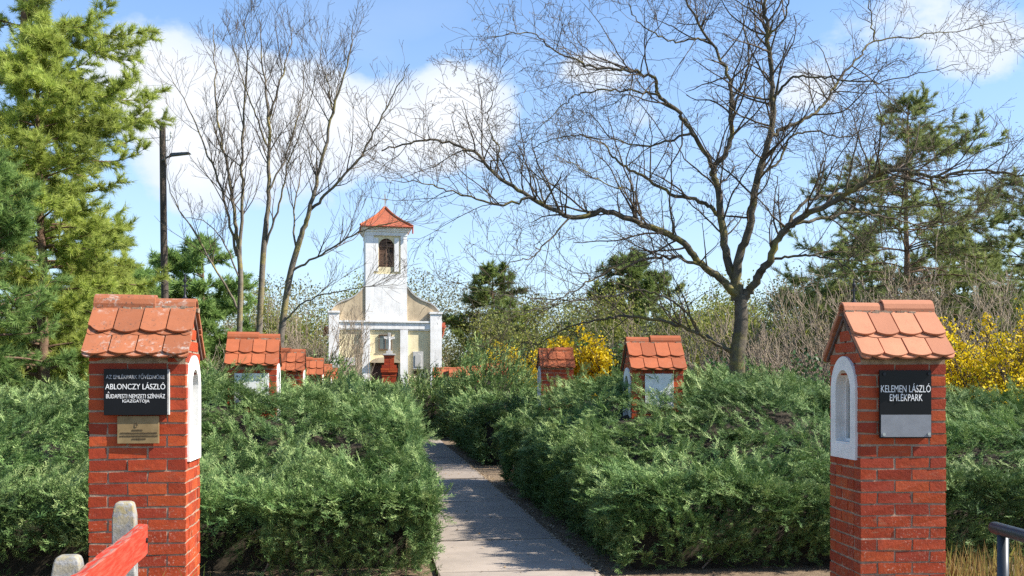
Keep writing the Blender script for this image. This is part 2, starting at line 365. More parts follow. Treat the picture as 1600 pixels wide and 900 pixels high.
# ------------------------------------------------------------------ ground and path
def build_ground():
    m, N, L, b = mat_new('rough lawn')
    n = noise(N, L, .35, 6, .6); n2 = noise(N, L, 14, 6, .7)
    c = mixc(N, L, maprange(N, L, n, .35, .65), (.055, .085, .025), (.11, .12, .045))
    c = mixc(N, L, maprange(N, L, n2, .45, .7, 0, .7), c, (.16, .13, .075))
    L.new(c, b.inputs['Base Color']); b.inputs['Roughness'].default_value = 1; bump(N, L, b, n2, .8, .03)
    mb = MB(); mb.add([(-500, -100, 0), (500, -100, 0), (500, 900, 0), (-500, 900, 0)], [(0, 1, 2, 3)])
    tag(mb.build('ground', m), kind='structure')
    # bare leaf-strewn earth between the hedges
    me = m_rough('bare earth', (.12, .085, .055), (.24, .18, .12), 9, 1, .8, .02, .1)
    e = MB(); pts = [uv2w(-11, 2), uv2w(14, 2), uv2w(14, 38), uv2w(-11, 38)]
    e.add([(p.x, p.y, .004) for p in pts], [(0, 1, 2, 3)]); tag(e.build('earth_strip', me), kind='structure')
    # concrete slab path
    m, N, L, b = mat_new('path concrete')
    r = island(N); c = ramp(N, L, r, [(0, (.26, .213, .168)), (1, (.34, .283, .228))])
    n = noise(N, L, 2.2, 7, .65); c = mixc(N, L, maprange(N, L, n, .35, .7, 0, .6), c, (.17, .142, .116))
    n2 = noise(N, L, 60, 4, .8); c = mixc(N, L, maprange(N, L, n2, .62, .7, 0, .5), c, (.42, .40, .37))
    L.new(c, b.inputs['Base Color']); b.inputs['Roughness'].default_value = .9; bump(N, L, b, noise(N, L, 120, 5, .7), .4, .004)
    rng = random.Random(3); s = MB(); v = 8.637-1.8*3; k = 0
    while v < 38:
        g = .021; dz = rng.uniform(-.006, .006); t = rng.uniform(-.004, .004)
        cs = [(.5, v+g), (1.83, v+g), (1.83, v+1.8-g), (.5, v+1.8-g)]
        top = [uv2w(*q)+Vector((rng.uniform(-.012, .012), rng.uniform(-.006, .006), .045+dz+(t if i in (1, 2) else -t))) for i, q in enumerate(cs)]
        bot = [Vector((p.x, p.y, .0)) for p in top]
        s.add(bot+top, [(0, 3, 2, 1), (4, 5, 6, 7), (0, 1, 5, 4), (1, 2, 6, 5), (2, 3, 7, 6), (3, 0, 4, 7)]); v += 1.8
    tag(s.build('path', m), kind='structure')
    # leaf litter along the right edge of the path
    rg = np.random.default_rng(5); n = 2600
    u = 1.80+np.abs(rg.normal(0, .11, n)); vv = rg.uniform(7.5, 22, n)
    gap = rg.random(n) < .33; u[gap] = rg.uniform(1.75, 3.0, gap.sum()); vv[gap] = rg.uniform(17.5, 21, gap.sum())
    on = rg.random(n) < .10; u[on] = rg.uniform(.6, 1.8, on.sum())
    C = u[:, None]*np.array(UX)+vv[:, None]*np.array(VX); C[:, 2] = np.where(u < 1.84, .056, .012)+rg.random(n)*.008
    a = rg.uniform(0, 6.28, n); s_ = rg.uniform(.008, .024, n)
    d = np.stack([np.cos(a), np.sin(a), rg.normal(0, .25, n)], 1)*s_[:, None]; e_ = np.stack([-np.sin(a), np.cos(a), rg.normal(0, .25, n)], 1)*s_[:, None]*.55
    V = np.stack([C-d, C+e_, C+d, C-e_], 1).reshape(-1, 3)
    o = link('leaf_litter', np_mesh('leaf_litter', V, [np.arange(4*n).reshape(-1, 4)]), M['litter'])
    tag(o, 'dry brown leaf litter along the edge of the concrete path', 'leaf litter', kind='stuff')
build_ground()

# ------------------------------------------------------------------ chapel
def build_chapel():
    z0 = 46.0; sc = F/z0
    c = W(602, HZ, z0)
    root = thing('chapel', 'small white and cream chapel with a square bell tower and red tiled cap', 'chapel', (c.x, c.y, 0), .19)
    X = lambda px: (px-602)/sc
    H = lambda py: (HZ-py)/sc+EYE
    depth = 6.5
    # facade wall (cream) with openings left dark by recessed parts
    w = MB(); w.box(X(517), X(687), 0, .35, 0, H(515)); w.box(X(519), X(519)+.3, .35, depth, 0, H(512)); w.box(X(685)-.3, X(685), .35, depth, 0, H(512)); w.box(X(519), X(685), depth, depth+.3, 0, H(500))
    w.build('wall', M['cream'], root)
    # shoulders with a concave then convex sweep
    prof = [(636, 448), (642, 456), (650, 463), (660, 469), (672, 473), (680, 478), (686, 485), (688, 492)]
    for s in (1, -1):
        sh = MB(); pts = [(X(612), H(503)), (X(688), H(503))]+[(X(px), H(py)) for px, py in reversed(prof)]+[(X(612), H(448))]
        if s < 0: pts = [(-a+X(604), b) for a, b in pts][::-1]
        sh.prism(pts, lambda a, b, d: (a, d, b), .05, .33); g = sh.build('shoulder', M['beige'], root)
        cp = MB(); pr = [(px, py) for px, py in prof]
        P = [Vector(((X(px) if s > 0 else X(604)-X(px)), .19, H(py)+.03)) for px, py in pr]
        for a, b in zip(P, P[1:]):
            cp.add([(a.x, .0, a.z-.03), (b.x, .0, b.z-.03), (b.x, .38, b.z-.03), (a.x, .38, a.z-.03), (a.x, .0, a.z+.035), (b.x, .0, b.z+.035), (b.x, .38, b.z+.035), (a.x, .38, a.z+.035)],
                   [(0, 3, 2, 1), (4, 5, 6, 7), (0, 1, 5, 4), (2, 3, 7, 6), (1, 2, 6, 5), (3, 0, 4, 7)])
        cp.build('coping', M['stone'], g)
    # entablature and pilasters
    e = MB(); e.box(X(515), X(690), -.10, .32, H(514), H(504)); e.box(X(514), X(691), -.16, .30, H(504), H(501.5)); e.box(X(516), X(689), -.07, .3, H(516), H(514)); e.build('entablature', M['white_weather'], root)
    for a, b, top in ((515, 531, 490), (672, 690, 490)):
        p = MB(); p.box(X(a), X(b), -.19, .5, 0, H(top)); p.box(X(a)-.04, X(b)+.04, -.23, .54, H(top), H(top)+.09); p.build('pilaster', M['white_weather'], root)
    for a, b in ((566, 578), (625, 637)):
        p = MB(); p.box(X(a), X(b), -.13, .1, 0, H(516)-.001); p.box(X(a)-.05, X(b)+.05, -.17, .1, 0, .55); p.build('pilaster', M['white_weather'], root)
    # tower
    t = MB(); xl, xr, yb = X(571.5), X(636), 1.9
    base, sill = H(501.5), H(430)
    pz0, pz1 = H(428), H(368)
    cx = (xl+xr)/2
    t.box(xl, xr, .0, yb, base, pz0)                                            # plain white lower stage
    # belfry stage: four corner piers, lintel band, recessed cream panel with the louvre opening
    for (a, b) in ((xl, X(584)), (X(626), xr)): t.box(a, b, .0, .3, pz0, pz1); 
    t.box(xl, X(584), yb-.3, yb, pz0, pz1); t.box(X(626), xr, yb-.3, yb, pz0, pz1); t.box(xl, xl+.08, .3, yb-.3, pz0, pz1); t.box(xr-.08, xr, .3, yb-.3, pz0, pz1); t.box(X(584), X(626), yb-.2, yb-.1, pz0, pz1)
    t.box(xl-.02, xr+.02, -.02, yb+.02, pz1, H(362))
    t.build('tower', M['white_weather'], root)
    pn = MB(); ow = .34; oz0, oz1 = H(417), H(384)                                # opening half width, sill and spring line
    yw0, yw1 = .06, .25; ax0, ax1 = X(584), X(626)
    pn.box(ax0, cx-ow, yw0, yw1, pz0, pz1); pn.box(cx+ow, ax1, yw0, yw1, pz0, pz1); pn.box(cx-ow, cx+ow, yw0, yw1, pz0, oz0)
    arch = [(cx+ow*math.cos(a), oz1+ow*math.sin(a)) for a in np.linspace(0, math.pi, 13)]
    for p, q in zip(arch, arch[1:]): pn.prism([(p[0], p[1]), (p[0], pz1), (q[0], pz1), (q[0], q[1])], lambda a, b, d: (a, d, b), yw0, yw1)
    pn.build('belfry_panel', M['cream'], root)
    ps = MB(); ps.box(cx-ow-.22, cx-ow-.02, .0, .057, H(424), H(372)); ps.box(cx+ow+.02, cx+ow+.22, .0, .057, H(424), H(372)); ps.build('belfry_pilaster', M['white_weather'], root)
    lv = MB(); rng = random.Random(2); zz = oz0+.02
    while zz < oz1+ow-.08:
        half = ow if zz < oz1 else math.sqrt(max(.01, ow*ow-(zz-oz1)**2))
        for sx in (-1, 1):
            if sx > 0 and oz1-.35 < zz < oz1-.08 : continue
            if zz > oz1+.12 and sx > 0 and rng.random() < .6: continue
            a, b = sorted((cx+sx*.02, cx+sx*half)); lv.box(a, b, .10+rng.uniform(0, .02), .19, zz, zz+.045)
        zz += .062
    lv.box(cx-.03, cx+.03, .09, .2, oz0, oz1+ow); lv.box(cx-ow, cx-ow+.05, .09, .2, oz0, oz1); lv.box(cx+ow-.05, cx+ow, .09, .2, oz0, oz1); lv.box(cx-ow, cx+ow, .085, .2, oz1-.05, oz1)
    lo = lv.build('louvre_shutter', M['shutter'], root)
    dk = MB(); dk.box(cx-ow, cx+ow, .27, .29, oz0-.05, oz1+ow); dk.build('louvre_dark_sheet', M['dark'], lo)  # near-black sheet: the shade inside the belfry put into colour
    co = MB()
    for i, (py0, py1, ex) in enumerate(((362, 359.5, .08), (359.5, 357, .13), (357, 354.5, .17))): co.box(xl-ex, xr+ex, -ex, yb+ex, H(py0), H(py1))
    co.build('cornice', M['white_weather'], root)
    # pyramid cap in stepped tile courses
    rf = MB(); ez, az = H(354.5), H(319); n = 15; hx = (xr-xl)/2+.22; hy = yb/2+.22; cy = yb/2
    for i in range(n):
        f0 = 1-i/n; f1 = 1-(i+1)/n; 
        bulge = lambda f: f+.10*math.sin(f*math.pi)*-1.0
        a, b = bulge(f0), max(.015, bulge(f1)); zA = ez+(az-ez)*i/n; zB = ez+(az-ez)*(i+1)/n
        vs = []
        for ff, zz in ((a+.02, zA-.012), (a+.02, zA+.018), (b, zB+.01)):
            vs += [(cx-hx*ff, cy-hy*ff, zz), (cx+hx*ff, cy-hy*ff, zz), (cx+hx*ff, cy+hy*ff, zz), (cx-hx*ff, cy+hy*ff, zz)]
        rf.add(vs, [(0, 3, 2, 1), (8, 9, 10, 11)]+[(r*4+i_, r*4+(i_+1) % 4, r*4+4+(i_+1) % 4, r*4+4+i_) for r in (0, 1) for i_ in range(4)])
    ro = rf.build('tower_roof', m_roofcourse(), root)
    hp = MB()
    for sx in (-1, 1):
        for sy in (-1, 1):
            P = []
            for i in range(n+1):
                f = 1-i/n; ff = f-.10*math.sin(f*math.pi)+.02; P.append((cx+sx*hx*ff, cy+sy*hy*ff, ez+(az-ez)*i/n+.03))
            hp.tube(P, .055, 6)
    hp.build('hip_tiles', M['tile_far'], ro)
    dp = MB(); dp.tube([(xr+.24, -.18, ez-.02), (xr+.24, -.18, ez-.30)], .035, 8); dp.tube([(xl-.22, -.25, ez-.01), (xr+.26, -.25, ez-.01)], .04, 8); dp.build('gutter', M['drain'], root)
    cr = MB(); cr.box(cx-.025, cx+.025, cy-.025, cy+.025, az-.05, az+.62); cr.box(cx-.15, cx+.15, cy-.02, cy+.02, az+.36, az+.41); cr.build('cross', M['stone'], root)
    # nave roof
    nr = MB(); n0, n1 = X(519)-.32, X(685)+.32; e_z = H(512); rz = H(462)
    for s in (-1, 1):
        a = n0 if s < 0 else n1
        nr.add([(a, .4, e_z-.1), (cx, .4, rz), (cx, depth+.5, rz), (a, depth+.5, e_z-.1), (a, .4, e_z), (cx, .4, rz+.1), (cx, depth+.5, rz+.1), (a, depth+.5, e_z)],
               [(0, 3, 2, 1), (4, 5, 6, 7), (0, 1, 5, 4), (1, 2, 6, 5), (2, 3, 7, 6), (3, 0, 4, 7)])
    nr.build('nave_roof', M['tile_far'], root)
    ga = MB(); ga.prism([(X(520), H(512)), (X(684), H(512)), (cx, rz-.1)], lambda a, b, d: (a, d, b), depth+.05, depth+.25); ga.build('rear_gable', M['cream'], root)
    dr = MB(); dr.tube([(X(691)+.03, .75, .1), (X(691)+.03, .75, H(528)), (X(696), .75, H(520)), (X(697), .75, H(510))], .045, 8); dr.tube([(X(697), .3, H(509)), (X(697), depth+.4, H(509))], .06, 8)
    dr.box(X(691), X(698), .42, .5, H(512), H(502)); dr.build('drainpipe', M['drain'], root)
    # door with canopy, window, plaques, vents
    d = MB(); d.box(X(581), X(602)-.006, -.03, .04, 0, H(567)); d.box(X(602)+.006, X(622), -.03, .04, 0, H(567)); 
    for a in (584, 605): d.box(X(a), X(a+14), -.045, -.02, .3, 1.2); d.box(X(a), X(a+14), -.045, -.02, 1.35, 2.4)
    do = d.build('door', M['wood_dark'], root); hd = MB(); hd.box(X(600), X(600)+.03, -.09, -.03, 1.15, 1.3); hd.build('handle', M['steel'], do)
    cn = MB(); pts = [(X(579), H(567)), (X(624), H(567))]+[(X(601.5)+.66*math.cos(a), H(567)+.22*math.sin(a)+.02) for a in np.linspace(.05, math.pi-.05, 11)]
    cn.prism(pts, lambda a, b, dd: (a, dd, b), -.32, -.001); cn.build('door_canopy', M['beige'], root)
    wn = MB(); wn.box(X(593), X(611), -.02, .02, H(545), H(525)); wo = wn.build('window', M['glass'], root)
    fr = MB(); fr.box(X(592), X(593), -.06, .02, H(546), H(524)); fr.box(X(611), X(612), -.06, .02, H(546), H(524)); fr.box(X(592), X(612), -.061, .02, H(524), H(523)); fr.box(X(592), X(612), -.09, .02, H(547), H(546)); fr.box(X(601.5), X(602.5), -.05, .02, H(545), H(525)); fr.build('frame', M['shutter'], wo)
    q = MB(); q.box(X(539), X(556), -.10, -.001, H(571), H(559)); q.build('plaque', M['white'], root, .01)
    q = MB(); q.box(X(645), X(661), -.10, -.001, H(577), H(549)); q.prism([(X(648), H(573)), (X(658), H(573)), (X(658), H(555)), (X(653), H(551.5)), (X(648), H(555))], lambda a, b, dd: (a, dd, b), -.13, -.09); q.build('plaque', M['stone'], root, .01)
    for a in (543, 646):
        q = MB(); q.box(X(a), X(a+8), -.02, .02, H(586), H(579.5)); q.build('vent', M['wood_dark'], root)
def m_roofcourse():
    m, N, L, b = mat_new('small clay tiles')
    tc = N.new('ShaderNodeTexCoord'); br = N.new('ShaderNodeTexBrick'); mp = N.new('ShaderNodeMapping'); mp.inputs['Rotation'].default_value = (math.radians(90), 0, 0)
    L.new(tc.outputs['Object'], mp.inputs[0]); L.new(mp.outputs[0], br.inputs[0])
    br.inputs['Scale'].default_value = 3; br.inputs['Brick Width'].default_value = .48; br.inputs['Row Height'].default_value = .205; br.inputs['Mortar Size'].default_value = .012
    br.inputs['Color1'].default_value = (.46, .125, .052, 1); br.inputs['Color2'].default_value = (.36, .09, .042, 1); br.inputs['Mortar'].default_value = (.13, .05, .03, 1)
    n = noise(N, L, 5, 5); L.new(mixc(N, L, maprange(N, L, n, .4, .7, 0, .4), br.outputs[0], (.40, .14, .08)), b.inputs['Base Color']); b.inputs['Roughness'].default_value = .85; return m
build_chapel()

# ------------------------------------------------------------------ hedges of spreading juniper
def spray_template(seed, fine=True):
    """flat feathery juniper spray along +x, triangles (T,3,3)"""
    rg = np.random.default_rng(seed); T = []
    def blade(p, d, l, w):
        d = d/np.linalg.norm(d); s = np.cross(d, [0, 0, 1.]); s = s/(np.linalg.norm(s)+1e-9)
        s = s*math.cos(q)+np.array([0, 0, 1.])*math.sin(q)
        T.append([p-s*w, p+s*w, p+d*l])
    n = 9 if fine else 5
    for k in range(n):
        t = (k+.3)/n; sgn = 1 if k % 2 else -1
        p = np.array([t*.17, 0, .03*t*t]); a = math.radians(rg.uniform(28, 55))*sgn; l = .085*(1-.55*t)*rg.uniform(.8, 1.2)
        d = np.array([math.cos(a), math.sin(a), rg.uniform(-.25, .45)]); q = rg.uniform(-.6, .6)
        if fine:
            blade(p, d, l, .0055)
            for f in (.35, .6):
                q = rg.uniform(-.9, .9); a2 = a+rg.choice([-1, 1])*rg.uniform(.5, .9)
                blade(p+d*l*f, np.array([math.cos(a2), math.sin(a2), rg.uniform(-.2, .5)]), l*.5, .0045)
        else: blade(p, d, l*1.1, .010)
    q = .3; blade(np.array([0, 0, 0.]), np.array([1, 0, .15]), .22, .005 if fine else .01)
    return np.array(T)
TPL = [spray_template(i) for i in range(5)]; TPLC = [spray_template(20+i, False) for i in range(4)]
def unit(a): return a/(np.linalg.norm(a, axis=-1, keepdims=True)+1e-9)
def place(tpls, P, D, S, rg, tone=None):
    """orient templates: +x along D, +z near up; returns triangles and a tone per triangle (shoot by shoot, paler at the tips)"""
    out = []; tn = []; which = rg.integers(0, len(tpls), len(P)); D = unit(D)
    if tone is None: tone = rg.random(len(P))*.55
    Uv = rg.normal(0, .55, P.shape)+np.array([0, 0, 1.])
    Yv = unit(np.cross(Uv, D)); Zv = np.cross(D, Yv)
    R = np.stack([D, Yv, Zv], -1)*S[:, None, None]
    for k, t in enumerate(tpls):
        s = which == k
        if not s.any(): continue
        out.append((np.einsum('nij,tvj->ntvi', R[s], t)+P[s][:, None, None]).reshape(-1, 3, 3))
        tip = np.clip(t[:, :, 0].mean(1)/.2, 0, 1)
        tn.append((tone[s][:, None]+.22*tip[None]).ravel())
    return np.concatenate(out), np.concatenate(tn)
def tri_obj(name, T, mat, parent=None):
    T, tn = T; V = T.reshape(-1, 3); me = np_mesh(name, V, [np.arange(len(V)).reshape(-1, 3)])
    at = me.attributes.new('tone', 'FLOAT', 'POINT'); at.data.foreach_set('value', np.repeat(tn, 3).astype(np.float32))
    return link(name, me, mat, parent)

def hedge(label, u0, u1, v0, v1, hf, dens, seed, fine=True, hollow=None, size=1.0, lean=(0, 0), group='clipped juniper hedges along the path', path_side=0, sides=True):
    rg = np.random.default_rng(seed)
    root = thing('juniper_hedge', label, 'hedge', uv2w((u0+u1)/2, v0), 0, group)
    base = np.array(root.location)
    def H(u, v):
        e = np.minimum.reduce([u-u0, u1-u, v-v0, (v1-v)])
        edge = sstep(0, .22, e)
        return hf(u, v)*(.90+.10*edge)+(vnoise(u*1.5, v*1.5, seed)-.5)*.26*sstep(0, .8, e)+(vnoise(u*3.9, v*3.9, seed+1)-.5)*.20
    P = []; D = []; S = []; TN = []
    UXn, VXn, Zn = np.array(UX), np.array(VX), np.array([0, 0, 1.])
    # --- top: flat layered plumes, each a fan of sprays along one branch end
    def plumes(p, d, up, n_s, length, sz, tone):
        """fans: p base (k,3), d axis, up plane normal"""
        k = len(p); sd = unit(np.cross(up, d))
        for q in range(n_s):
            t = (q+.5)/n_s; sg = (1 if q % 2 else -1)
            an = sg*rg.uniform(.25, .85, k)*(1-.6*t)
            dd = d*np.cos(an)[:, None]+sd*np.sin(an)[:, None]+up*rg.uniform(-.08, .28, k)[:, None]+rg.normal(0, .12, (k, 3))
            pos = p+d*(length*t)[:, None]+sd*(rg.normal(0, .02, k))[:, None]+up*(.05*math.sin(t*2.2))
            P.append(pos); D.append(dd); S.append(sz*rg.uniform(.7, 1.15, k)*(1.1-.35*t)); TN.append(tone+rg.uniform(-.08, .12, k)+.14*t)
    area = (u1-u0)*(v1-v0); NS = 10; n = int(area*dens*.155)
    u = rg.uniform(u0, u1, n); v = v0+(v1-v0)*rg.random(n)**1.3
    gap = .6*vnoise(u*1.9, v*3.0, seed+11)+.4*vnoise(u*5, v*7, seed+12); keep = rg.random(n) < np.clip((gap-.22)*5, .22, 1); u, v, gap = u[keep], v[keep], gap[keep]; n = len(u)
    e = .05; z = H(u, v); gx = (H(u+e, v)-H(u-e, v))/(2*e); gy = (H(u, v+e)-H(u, v-e))/(2*e)
    nrm = unit(-np.clip(gx, -.9, .9)[:, None]*UXn*.7-np.clip(gy, -.9, .9)[:, None]*VXn*.7+Zn+rg.normal(0, .22, (n, 3)))
    an = vnoise(u*.8, v*.8, seed+7)*2.2*math.pi+rg.normal(0, .75, n)
    d = (np.cos(an)+lean[0]*1.5)[:, None]*UXn+(np.sin(an)+lean[1]*1.5-.25)[:, None]*VXn; d = unit(d-nrm*(d*nrm).sum(1)[:, None]+nrm*rg.uniform(.0, .42, n)[:, None])
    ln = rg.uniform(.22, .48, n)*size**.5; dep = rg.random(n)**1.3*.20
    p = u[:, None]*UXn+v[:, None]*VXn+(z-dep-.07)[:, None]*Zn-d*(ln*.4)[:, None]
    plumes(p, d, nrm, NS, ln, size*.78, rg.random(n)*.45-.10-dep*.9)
    # --- long escaping shoots standing out of the top
    n = int(area*dens*.011)
    u = rg.uniform(u0, u1, n); v = rg.uniform(v0, v1, n); z = H(u, v); an = vnoise(u*1.1, v*1.1, seed+7)*2.4*math.pi
    d = (np.cos(an)*.8+lean[0])[:, None]*UXn+(np.sin(an)*.8+lean[1])[:, None]*VXn+rg.uniform(.25, 1.0, n)[:, None]*Zn; d = unit(d)
    for k in range(4):
        P.append(u[:, None]*UXn+v[:, None]*VXn+z[:, None]*Zn+d*(.02+.075*k)); D.append(d+rg.normal(0, .22, (n, 3))+Zn*.06*k); S.append(np.full(n, (1.0-.13*k)*size)); TN.append(.25+rg.random(n)*.3)
    # --- faces
    def face(L, fn, nrm, dn, hol=None):
        n = int(L*1.25*dn); s = rg.uniform(0, L, n); uu, vv, inw = fn(s)
        top = H(np.clip(uu, u0+.12, u1-.12), np.clip(vv, v0+.12, v1-.12)); f = rg.random(n)**.85; zz = .03+f*(top-.03)
        bulge = (vnoise(s*2.2, zz*2.6, seed+21)-.5)*.18+(vnoise(s*5.5, zz*5.5, seed+22)-.5)*.12-.03*(1-np.clip(zz/.3, 0, 1))
        p = uu[:, None]*UXn+vv[:, None]*VXn+zz[:, None]*Zn+nrm*(bulge-.06-rg.random(n)**1.4*.14)[:, None]
        t = np.cross(nrm, Zn)
        an = (vnoise(s*2.0, zz*2.0, seed+31)-.5)*3.2
        d = nrm*rg.uniform(.2, .9, n)[:, None]+t*(np.sin(an)*.8)[:, None]+Zn*(rg.uniform(-.35, .9, n)+.15*np.cos(an))[:, None]+rg.normal(0, .35, (n, 3))
        keep = rg.random(n) < np.clip((.6*vnoise(s*3.3, zz*3.3, seed+33)+.4*vnoise(s*8, zz*8, seed+34)-.22)*4.5, .06, 1)
        keep &= rg.random(n) < .6+.4*sstep(.0, .3, zz)
        if hol is not None:
            hm = hol(uu, zz); p = p-nrm*np.where(hm, rg.uniform(.30, .62, n), 0)[:, None]; keep &= ~hm | (rg.random(n) < .22)
        P.append(p[keep]); D.append(d[keep]); S.append(rg.uniform(.40, .80, n)[keep]*size); TN.append((rg.random(n)*.45+.2*vnoise(s*1.6, zz*1.6, seed+43)-.12)[keep])
    fd = dens*2.0
    face(u1-u0, lambda s: (u0+s, np.full_like(s, v0), 0), -VXn, fd, hollow)
    if sides:
        if path_side >= 0: face(v1-v0, lambda s: (np.full_like(s, u1), v0+s, 0), UXn, fd if path_side > 0 else fd*.3)
        if path_side <= 0: face(v1-v0, lambda s: (np.full_like(s, u0), v0+s, 0), -UXn, fd if path_side < 0 else fd*.3)
    P = np.concatenate(P); D = np.concatenate(D); S = np.concatenate(S); TN = np.concatenate(TN)
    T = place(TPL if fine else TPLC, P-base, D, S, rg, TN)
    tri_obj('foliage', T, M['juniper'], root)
    # solid dark core in place of inner twigs, added to block light
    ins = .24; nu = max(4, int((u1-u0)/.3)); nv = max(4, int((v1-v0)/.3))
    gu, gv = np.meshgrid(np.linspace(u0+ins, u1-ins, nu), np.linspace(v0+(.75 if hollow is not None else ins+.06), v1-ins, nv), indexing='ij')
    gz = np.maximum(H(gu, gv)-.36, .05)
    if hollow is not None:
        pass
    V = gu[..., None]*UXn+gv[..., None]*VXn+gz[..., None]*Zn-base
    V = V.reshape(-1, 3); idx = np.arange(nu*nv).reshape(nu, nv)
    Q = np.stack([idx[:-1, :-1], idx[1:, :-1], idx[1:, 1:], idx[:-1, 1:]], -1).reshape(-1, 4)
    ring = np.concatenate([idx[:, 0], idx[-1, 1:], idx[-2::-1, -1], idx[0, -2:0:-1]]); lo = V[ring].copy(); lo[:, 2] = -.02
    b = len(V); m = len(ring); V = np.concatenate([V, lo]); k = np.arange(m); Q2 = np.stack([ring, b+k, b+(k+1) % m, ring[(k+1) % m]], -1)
    link('dark_core', np_mesh('dark_core', V, [Q, Q2]), M['juniper_in'], root)
    # a few bare inner branches
    for _ in range(6 if fine else 0):
        a = rg.uniform(u0+.15, u1-.15); p0 = np.array(uv2w(a, v0+.3))-base; q = [p0]; tb = Tubes()
        dd = np.array([rg.normal(0, .6), -.5, rg.uniform(.2, 1.2)])
        for s in range(5): dd = dd+rg.normal(0, .35, 3); q.append(q[-1]+unit(dd)*.12)
        q = np.array(q); q[:, 2] = np.abs(q[:, 2]); tb.add(q, np.linspace(.010, .003, 6), 4); tb.build('bare_branch', M['twig_pale'], root)
    return root

def hL1(u, v): 
    low = .80+.03*np.sin(u*2)
    rise = sstep(9.4, 12.4, v+.25*np.sin(u*1.3))*.85
    return low+rise*(.62+.38*sstep(.1, -1.6, u))*(.62+.38*sstep(-4.2, -2.6, u))
hedge('wide feathery juniper hedge left of the path, behind the pillar with the bronze plate', -8.6, .48, 8.45, 16.8, hL1, 560, 11,
      hollow=lambda u, z: (u > -1.7) & (u < -.95) & (z < .50+.3*(u+1.7)) | (u < -1.5) & (z < .34), lean=(.25, -.12), path_side=1)
def hR1(u, v):
    step = .85+.02*np.sin(u*3)+.20*sstep(8.9, 11, v)
    dip = -.30*sstep(9.45, 9.65, v)*(1-sstep(9.85, 10.3, v))*sstep(2.2, 2.8, u)*(.4+.6*sstep(.35, .6, vnoise(u*.9, u*0, 3)))
    r = sstep(9.9, 12.4, v)*.66*sstep(1.9, 3.4, u)
    return step+r*(.58+.42*sstep(6.2, 4.6, u))+dip
hedge('wide feathery juniper hedge right of the path, behind the pillar with the arched window', 2.0, 11.2, 8.50, 17.2, hR1, 520, 12, lean=(-.25, -.1), path_side=-1)
hedge('squared juniper hedge with a dark shaded front just beyond the leaf-strewn gap on the right', 2.0, 6.4, 20.9, 29, lambda u, v: 1.17+.16*sstep(21, 25, v)+.0*u, 210, 13, False, size=1.5, path_side=-1)
hedge('juniper hedge at the far left end of the path before the brick cross column', -7.5, .62, 18.2, 30, lambda u, v: 1.42+.16*sstep(19, 24, v)+.0*u, 170, 14, False, size=1.6, path_side=1)

# ------------------------------------------------------------------ trees
def cat(pts, n=6):
    """Catmull-Rom resample"""
    P = np.array([tuple(p) for p in pts], float); Q = np.vstack([2*P[0]-P[1], P, 2*P[-1]-P[-2]]); out = []
    for i in range(1, len(Q)-2):
        for t in np.arange(n)/n:
            out.append(.5*((2*Q[i])+(-Q[i-1]+Q[i+1])*t+(2*Q[i-1]-5*Q[i]+4*Q[i+1]-Q[i+2])*t*t+(-Q[i-1]+3*Q[i]-3*Q[i+1]+Q[i+2])*t**3))
    out.append(P[-1]); return np.array(out)
def grow(tb, tips, rg, p, d, L, r, lvl, par):
    """recursive twig: par = dict of wobble, droop, up, n child spacing per level"""
    n = max(3, int(L/par['seg'][lvl])); pts = [p]; dd = d/np.linalg.norm(d)
    for i in range(n):
        dd = dd+rg.normal(0, par['wob'][lvl], 3)+np.array([0, 0, par['trop'][lvl]])*(i/n); dd /= np.linalg.norm(dd)
        pts.append(pts[-1]+dd*L/n)
    pts = np.array(pts); R = np.linspace(r, max(par['rmin'], r*.35), n+1); tb.add(pts, R, 5 if r > .012 else 3)
    if lvl+1 < len(par['seg']): spawn(tb, tips, rg, pts, R, lvl, par)
    else: tips.append((pts[-1], dd))
def spawn(tb, tips, rg, pts, R, lvl, par, t0=.12, dens=1.0):
    seg = np.linalg.norm(np.diff(pts, axis=0), axis=1); tot = seg.sum(); cum = np.concatenate([[0], np.cumsum(seg)])
    n = rg.poisson(tot/par['gap'][lvl]*dens)
    for t in np.sort(rg.uniform(t0, 1.0, n)):
        s = t*tot; i = min(np.searchsorted(cum, s)-1, len(seg)-1); i = max(i, 0); f = (s-cum[i])/(seg[i]+1e-9)
        p = pts[i]*(1-f)+pts[i+1]*f; T = unit(pts[i+1]-pts[i]); q = rg.normal(0, 1, 3); q -= T*q.dot(T); q = unit(q)
        if q[2] < 0 and rg.random() < par.get('upbias', .4): q = -q
        a = math.radians(rg.uniform(*par['ang'])); d = T*math.cos(a)+q*math.sin(a)
        r = R[min(i, len(R)-1)]*rg.uniform(.4, .62); r = min(r, par['rmax'][lvl+1]); L = par['len'][lvl+1]*rg.uniform(.5, 1.25)*(1-.35*t)
        grow(tb, tips, rg, p, d, L, max(r, par['rmin']), lvl+1, par)

def pods(tips, rg, k, l, w, mat, name, parent, hang=1.0, base=0):
    P = np.array([t[0] for t in tips]); D = np.array([t[1] for t in tips]); P = np.repeat(P, k, 0)+rg.normal(0, .045, (len(P)*k, 3)); n = len(P)
    d = unit(rg.normal(0, .5, (n, 3))+np.array([0, 0, -hang])+np.repeat(D, k, 0)*.4); s = unit(np.cross(d, rg.normal(0, 1, (n, 3))))
    ll = l*rg.uniform(.6, 1.3, n)[:, None]; ww = w*rg.uniform(.7, 1.2, n)[:, None]
    V = np.stack([P, P+d*ll*.5+s*ww, P+d*ll, P+d*ll*.5-s*ww], 1).reshape(-1, 3)
    return link(name, np_mesh(name, V, [np.arange(4*n).reshape(-1, 4)]), mat, parent)

